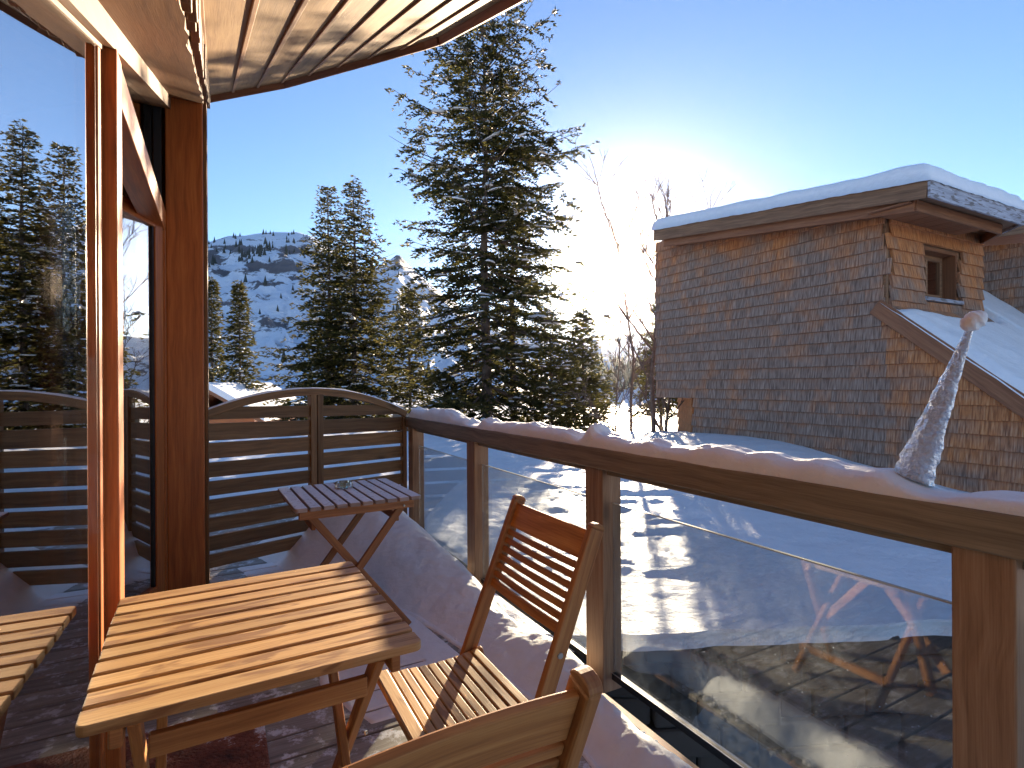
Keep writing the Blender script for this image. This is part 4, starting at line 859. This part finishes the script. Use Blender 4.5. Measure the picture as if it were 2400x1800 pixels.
# second dormer further right
sd = thing('rear_dormer', 'second shingle clad dormer with snowy roof behind the first', 'dormer', tuple(ht(0, -4, 2)))
H2 = HC + HR * 4.0
w2 = shingle_wall(H2, HD, HO, -3.6, 2.6, lambda s: mr_z(s) - .3 if s < 1.5 else 2.5, lambda s: 3.36 + .12 * (.2 - s) * -1 + .14, EXP, lambda s, z: .45 * math.exp(-(3.5 - z) / .4) + .05, 12)
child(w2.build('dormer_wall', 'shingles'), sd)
b = MB().prism([(-3.6, -.9), (2.6, 2.4), (2.6, 3.7), (-3.6, 3.1)], HD, Z, HO, H2 + HO * .004, .12); child(b.build('wall_core', 'oldboard'), sd)
f2z = lambda s: 3.74 + .075 * s
b = MB(); c0 = H2 + HO * .38
b.bar(c0 + HD * -4.0 + Z * f2z(-4.0), c0 + HD * 2.6 + Z * f2z(2.6), HO, .04, .25); child(b.build('fascia', 'oldboard', bevel=.004), sd)
b = MB(); b.box(H2 - HO * 1.4 + HD * -.7 + Z * 3.74, (HD + Z * .075), HO, Z, 6.5, 3.5, .10); child(b.build('roof', 'fascia'), sd)
def sn2(u, v):
    s = -4.0 + 6.6 * u; w_ = -3.0 + 3.44 * v; dv = .44 - w_; e = (1 - np.clip(1 - dv / .18, 0, 1) ** 2.5) ** .5
    zz = f2z(s) + .12 + .30 * e * (1 + .1 * vnoise(s, w_, 99, 3, 1.5)); q = H2
    return q.x + HD.x * s + HO.x * w_, q.y + HD.y * s + HO.y * w_, zz
tag(grid('dormer_snow', 70, 60, sn2, 'snow_soft'), 'snow on the roof of the rear dormer', 'snow', kind='stuff')

# small chalet beyond the screen
ch = thing('small_chalet', 'low chalet with snowy gable roof far beyond the screen', 'house', (-13.2, 27, -3))
b = MB().box((0, 0, 1.6), (1, 0, 0), (0, 1, 0), Z, 3.4, 5, 3.2); b.build('wall', 'pine', ch)
b = MB().prism([(-2.3, 2.6), (-2.3, 2.8), (0, 4.15), (2.3, 2.8), (2.3, 2.6), (0, 3.95)], (1, 0, 0), Z, (0, -1, 0), (0, -3.0, 0), 6); b.build('roof', 'fascia', ch)
b = MB().prism([(-2.45, 2.75), (-2.4, 3.05), (0, 4.45), (2.4, 3.05), (2.45, 2.75), (0, 4.14)], (1, 0, 0), Z, (0, -1, 0), (0, -3.1, 0), 6.2); o_ = b.build('chalet_roof_snow', 'snow_soft'); o_.location = ch.location; tag(o_, 'snow on the gable roof of the small far chalet', 'snow', kind='stuff')

# ================================================================== TREES
def spruce(name, label, x, y, z0, h, rad, seed, group='spruces around the terrace', lean=0., dens=1.0, shoot=.13, bare=.06, snowy=.5, trunk_r=None, prof=.85, rz=0.0, pts_=None, gap=1.0):
    rs = np.random.RandomState(seed); root = thing(name, label, 'tree', (x, y, z0), rz, group)
    tr_ = trunk_r or h * .013; n_ = 14; zs = np.linspace(0, h, n_)
    cx_ = lean * zs + .03 * h / 12 * np.sin(zs * .9 + seed); cy_ = .03 * np.cos(zs * 1.1 + seed); tb = MB()
    tb.tube([(cx_[i], cy_[i], zs[i]) for i in range(n_)], [max(tr_ * (1 - i / (n_ - 1)) ** .8, .008) for i in range(n_)], 8)
    Vs, Fs, Rs, Sn = [], [], [], []; nv = 0
    z = h * bare; brn = MB(); ang = rs.rand() * 6.28
    SP, SD, SL, SR = [], [], [], []
    step = .26 * (h / 12) ** .5
    while z < h * .985:
        f = z / h; R0 = rad * (1 - f) ** prof * (1 if f > .12 else .75 + f * 2) if pts_ is None else float(np.interp(z + z0, [a_ for a_, _ in pts_], [b_ for _, b_ in pts_]))
        nb = max(4, int(rs.randint(5, 8)))
        for k in range(nb):
            ang += 2.4 + rs.uniform(-.35, .35); L = R0 * rs.uniform(.42, 1.12) + .08
            zz = z + rs.uniform(-.12, .12); ddx, ddy = math.cos(ang), math.sin(ang)
            rise = np.interp(f, [0, .5, .85, 1], [-.22, -.05, .35, .9]) + rs.uniform(-.12, .12); droop = .30 * (1 - f) + .05; m_ = max(4, int(L / .22)); ss = np.linspace(0, 1, m_ + 1)
            bx = np.interp(zz, zs, cx_) + ddx * L * ss; by = np.interp(zz, zs, cy_) + ddy * L * ss; bz = zz + L * (rise * ss - droop * 1.6 * ss + droop * 1.5 * ss ** 2.2)
            brn.tube([(bx[i], by[i], bz[i]) for i in range(m_ + 1)], [max(.020 * (L / 2) * (1 - ss[i]) + .004, .004) for i in range(m_ + 1)], 4)
            # twigs to both sides
            nt_ = max(3, int(L / .115 * dens)); ts_ = np.sort(rs.uniform(.10 if L > .8 else 0, 1, nt_))
            for i, t_ in enumerate(ts_):
                px_, py_, pz_ = np.interp(t_, ss, bx), np.interp(t_, ss, by), np.interp(t_, ss, bz); side = 1 if i % 2 else -1
                tl = (.34 * L * (1 - t_) ** .7 + .12) * rs.uniform(.6, 1.2); a2 = ang + side * rs.uniform(.65, 1.15)
                k2 = max(2, int(tl / (shoot * .55))); tt = np.linspace(.08, 1, k2) * tl; drp = -rs.uniform(.12, .55) * tt * (tt / tl) + rs.uniform(-.03, .03)
                X = px_ + np.cos(a2) * tt; Y = py_ + np.sin(a2) * tt; Zt = pz_ + drp
                for q in (-1, 0, 1) if L > .5 else (-1, 1):
                    a3 = a2 + q * rs.uniform(.5, .95, k2); el = rs.uniform(-.5, .45, k2)
                    SP.append(np.stack([X, Y, Zt], 1)); SD.append(np.stack([np.cos(a3) * np.cos(el), np.sin(a3) * np.cos(el), np.sin(el)], 1))
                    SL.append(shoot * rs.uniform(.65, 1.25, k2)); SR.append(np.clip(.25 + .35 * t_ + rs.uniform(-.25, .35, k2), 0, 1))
                # small snow pads on the twigs
                if rs.rand() < snowy * .22 and t_ > .25:
                    Sn.append((np.mean(X), np.mean(Y), float(np.mean(Zt)) + .03, tl * .38 + .02, .035 + .03 * rs.rand(), a2, .022 + .02 * rs.rand()))
            if rs.rand() < snowy * .42 and L > .6:
                t_ = rs.uniform(.3, .72); Sn.append((np.interp(t_, ss, bx), np.interp(t_, ss, by), np.interp(t_, ss, bz) + .05, .09 + .07 * L * rs.rand(), .06 + .07 * rs.rand(), ang, .04 + .05 * rs.rand()))
        z += gap * step * rs.uniform(.8, 1.2) * (1 - .45 * f)
    P, D, Ls, Rr = np.concatenate(SP), np.concatenate(SD), np.concatenate(SL), np.concatenate(SR)
    # leader
    up = np.array([0, 0, 1.]); A = np.cross(D, up); A /= np.linalg.norm(A, axis=1)[:, None] + 1e-9; B = np.cross(D, A); wd = (Ls * .15)[:, None]
    base = P - D * 0.0; tip = P + D * Ls[:, None]; mid_ = P + D * (Ls * .45)[:, None]
    v = np.stack([base, mid_ + A * wd, tip, mid_ - A * wd * .5 + B * wd, mid_ - A * wd * .5 - B * wd], 1).reshape(-1, 3); n0 = np.arange(len(P)) * 5
    fc = np.concatenate([np.stack([n0, n0 + 1, n0 + 2, n0 + 3], 1), np.stack([n0, n0 + 3, n0 + 2, n0 + 4], 1), np.stack([n0, n0 + 4, n0 + 2, n0 + 1], 1)])
    tb.build('trunk', 'bark', root, smooth=True); brn.build('branches', 'bark', root)
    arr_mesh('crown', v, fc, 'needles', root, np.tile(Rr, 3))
    # snow clumps
    if Sn:
        Sa = np.array(Sn); ico = []; kk = 7
        for ph in (-.9, -.2, .55, 1.2):
            for j in range(kk): th = 2 * math.pi * j / kk + ph; ico.append((math.cos(th) * math.cos(ph), math.sin(th) * math.cos(ph), math.sin(ph)))
        ico = np.array(ico); nI = len(ico); jit = rs.uniform(.72, 1.25, (len(Sa), nI, 1)); loc = ico[None] * jit
        lx, ly, lz = loc[..., 0] * Sa[:, 3:4], loc[..., 1] * Sa[:, 4:5], np.maximum(loc[..., 2], -.35) * Sa[:, 6:7]; ca, sa = np.cos(Sa[:, 5:6]), np.sin(Sa[:, 5:6])
        VV = np.stack([Sa[:, 0:1] + lx * ca - ly * sa, Sa[:, 1:2] + lx * sa + ly * ca, Sa[:, 2:3] + lz], 2).reshape(-1, 3)
        fl = [(r_ * kk + j, r_ * kk + (j + 1) % kk, r_ * kk + kk + (j + 1) % kk, r_ * kk + kk + j) for r_ in range(3) for j in range(kk)] + [(3 * kk, 3 * kk + 1, 3 * kk + 2, 3 * kk + 3), (3 * kk, 3 * kk + 3, 3 * kk + 4, 3 * kk + 5), (3 * kk, 3 * kk + 5, 3 * kk + 6, 3 * kk + 6)][:2]
        FF = (np.array(fl)[None] + (np.arange(len(Sa)) * nI)[:, None, None]).reshape(-1, 4)
        arr_mesh('snow_clumps', VV, FF, 'snow_soft', root, None, True)
    return root
def pxx(px, Y): return (px - 1200) / F_PX * Y
spruce('spruce_tree', 'tallest spruce, with bare trunk showing, rising past the roof edge', pxx(1139, 15), 15, -2.4, 14.1, 3.05, 11, dens=.70, snowy=.6, trunk_r=.17, pts_=[(-2.4, 1.6), (-1, 3.0), (2, 3.3), (4.8, 3.0), (7, 2.6), (8.4, 2.2), (9.6, 1.85), (10.7, 1.6), (11.3, .9), (11.7, .3)], gap=1.3)
spruce('spruce_tree', 'spruce with a second trunk just behind the tallest one', pxx(1203, 17.5), 17.5, -2.8, 10.6, 3.1, 12, snowy=.6, trunk_r=.15, prof=.7, gap=1.45, dens=.6)
spruce('spruce_tree', 'dense pointed spruce between the mountain and the tallest spruce', pxx(832, 20), 20, -3, 11.8, 3.0, 13, snowy=.45, dens=.7, gap=1.15, shoot=.16, pts_=[(-3, 1.8), (-1.5, 2.8), (1.5, 2.6), (3, 2.2), (4.5, 1.75), (6, 1.1), (7.2, .65), (8.1, .28), (8.8, .10)])
spruce('spruce_tree', 'slim spruce close on the left of the dense pointed spruce', pxx(772, 20.6), 20.6, -3, 11.7, 2.3, 14, snowy=.45, dens=.65, gap=1.15, shoot=.16, pts_=[(-3, 1.8), (1.5, 2.4), (4.5, 1.5), (6.5, .8), (8.1, .26), (8.7, .1)])
spruce('spruce_tree', 'small snowy spruce in front of the mountain slope, above the small chalet', pxx(562, 27), 27, -3.5, 9.9, 1.75, 15, snowy=.9, dens=.8, shoot=.20)
spruce('spruce_tree', 'small spruce half hidden by the timber corner post', pxx(497, 28), 28, -3.5, 10.4, 1.5, 16, snowy=.9, dens=.8, shoot=.20)
spruce('spruce_tree', 'bushy olive spruce filling the gap left of the tallest trunk', pxx(960, 19), 19, -3, 7.6, 2.3, 17, snowy=.6, dens=.65, gap=1.2, shoot=.16)
spruce('spruce_tree', 'broad low spruce on the right of the tallest trunk, below the sun', pxx(1292, 17), 17, -3, 6.6, 2.4, 18, snowy=.8, shoot=.14, dens=.7, gap=1.2)
spruce('spruce_tree', 'narrow spruce between the broad low spruce and the bare trees', pxx(1368, 19), 19, -3.2, 7.0, 2.2, 19, snowy=.7, dens=.8, shoot=.15, prof=.75)
spruce('spruce_tree', 'spruce added behind the left end of the shingle house to block low sun', pxx(1550, 16), 16, -1.6, 5.3, 1.5, 29, snowy=.6, bare=.42, dens=1.2)  # added tree, stops sun leaking under the house overhang
spruce('spruce_tree', 'low spruce behind the screen, mostly hidden by its slats', pxx(700, 15), 15, -2.6, 3.4, 2.0, 20, snowy=.9)
spruce('spruce_tree', 'low spruce behind the corner of the railing', pxx(1040, 14), 14, -2.6, 4.2, 1.9, 22, snowy=.7)

# bare deciduous trees near the sun
def bare_tree(label, x, y, z0, h, seed, lean=(0, 0), r0=.05, spread=.5):
    rs = random.Random(seed); root = thing('bare_tree', label, 'tree', (x, y, z0), 0, 'bare trees beside the shingle house'); tb, br = MB(), MB()
    def grow(mb, p, d, L, r_, lvl):
        n_ = 6; pts = [p]; dd = Vector(d)
        for i in range(n_):
            dd = (dd + Vector((rs.gauss(0, .07), rs.gauss(0, .07), rs.gauss(0.02, .04)))).normalized(); pts.append(pts[-1] + dd * (L / n_))
        mb.tube(pts, [max(r_ * (1 - .75 * i / n_), .004) for i in range(n_ + 1)], 6 if lvl == 0 else 4)
        if lvl >= 3: return
        nb = {0: 13, 1: 6, 2: 4}[lvl]
        for k in range(nb):
            f = rs.uniform(.18 if lvl == 0 else .25, .98); i = min(int(f * n_), n_ - 1); q = pts[i].lerp(pts[i + 1], f * n_ - i); a = rs.uniform(0, 6.28)
            side = Vector((math.cos(a), math.sin(a), rs.uniform(.1, .9))).normalized(); nd = (dd * (.6 if lvl else .35) + side * spread).normalized()
            grow(br, q, nd, L * rs.uniform(.22, .42) * (1.15 if lvl else 1), max(r_ * .42, .005), lvl + 1)
    grow(tb, Vector((0, 0, 0)), Vector((lean[0], lean[1], 1)).normalized(), h, r0, 0)
    tb.build('trunk', 'bark2', root, smooth=True); br.build('branches', 'bark2', root); return root
bare_tree('bare tree with a straight trunk against the left edge of the shingle house', pxx(1534, 11.6), 11.6, -.4, 5.5, 4, (-.03, 0), .060)
bare_tree('thin bare tree just right of the straight trunk, leaning right', pxx(1556, 10.9), 10.9, -.4, 2.9, 8, (.05, 0), .04)
bare_tree('forked bare tree under the sun, left of the straight trunk', pxx(1475, 13), 13, -.9, 5.6, 15, (.03, 0), .045, .6)
bare_tree('small bare sapling nearest the low spruce', pxx(1438, 13.5), 13.5, -1, 3.4, 23, (-.12, 0), .03, .6)
bare_tree('bare sapling leaning left behind the snow ridge', pxx(1580, 12.5), 12.5, -.6, 3.0, 27, (-.35, 0), .028, .5)

# ================================================================== THE SUN ITSELF
m, n, l, p = new_mat('sun_face'); n.remove(p); e = n.new('ShaderNodeEmission'); e.inputs[0].default_value = (1, .93, .8, 1); e.inputs[1].default_value = 300; tb_ = n.new('ShaderNodeBsdfTransparent'); ad_ = n.new('ShaderNodeAddShader'); l.new(e.outputs[0], ad_.inputs[0]); l.new(tb_.outputs[0], ad_.inputs[1]); l.new(ad_.outputs[0], n['Material Output'].inputs[0]); M['sun_face'] = m
bpy.ops.mesh.primitive_uv_sphere_add(segments=32, ring_count=16, radius=9000 * math.tan(R(.27)), location=tuple(sdir * 9000 + Vector((0, 0, 1.3))))
so = bpy.context.object; so.name = 'sun_disc'; so.data.materials.append(M['sun_face']); tag(so, 'low winter sun', kind='structure')

# ------------------------------------------------------------------ thin haze added for the glow around the sun
m = bpy.data.materials.new('added_haze'); m.use_nodes = True; nt_ = m.node_tree; nt_.nodes.clear()
out = nt_.nodes.new('ShaderNodeOutputMaterial'); pv = nt_.nodes.new('ShaderNodeVolumePrincipled'); nt_.links.new(pv.outputs[0], out.inputs['Volume'])
pv.inputs['Density'].default_value = .000026; pv.inputs['Color'].default_value = (.93, .96, 1, 1); pv.inputs['Anisotropy'].default_value = .96
bpy.ops.mesh.primitive_cube_add(size=1, location=(0, 700, 190)); hz_ = bpy.context.object; hz_.name = 'added_haze'; hz_.scale = (6200, 4600, 800); hz_.data.materials.append(m)
tag(hz_, 'thin haze volume added for the glow around the sun', kind='stuff')
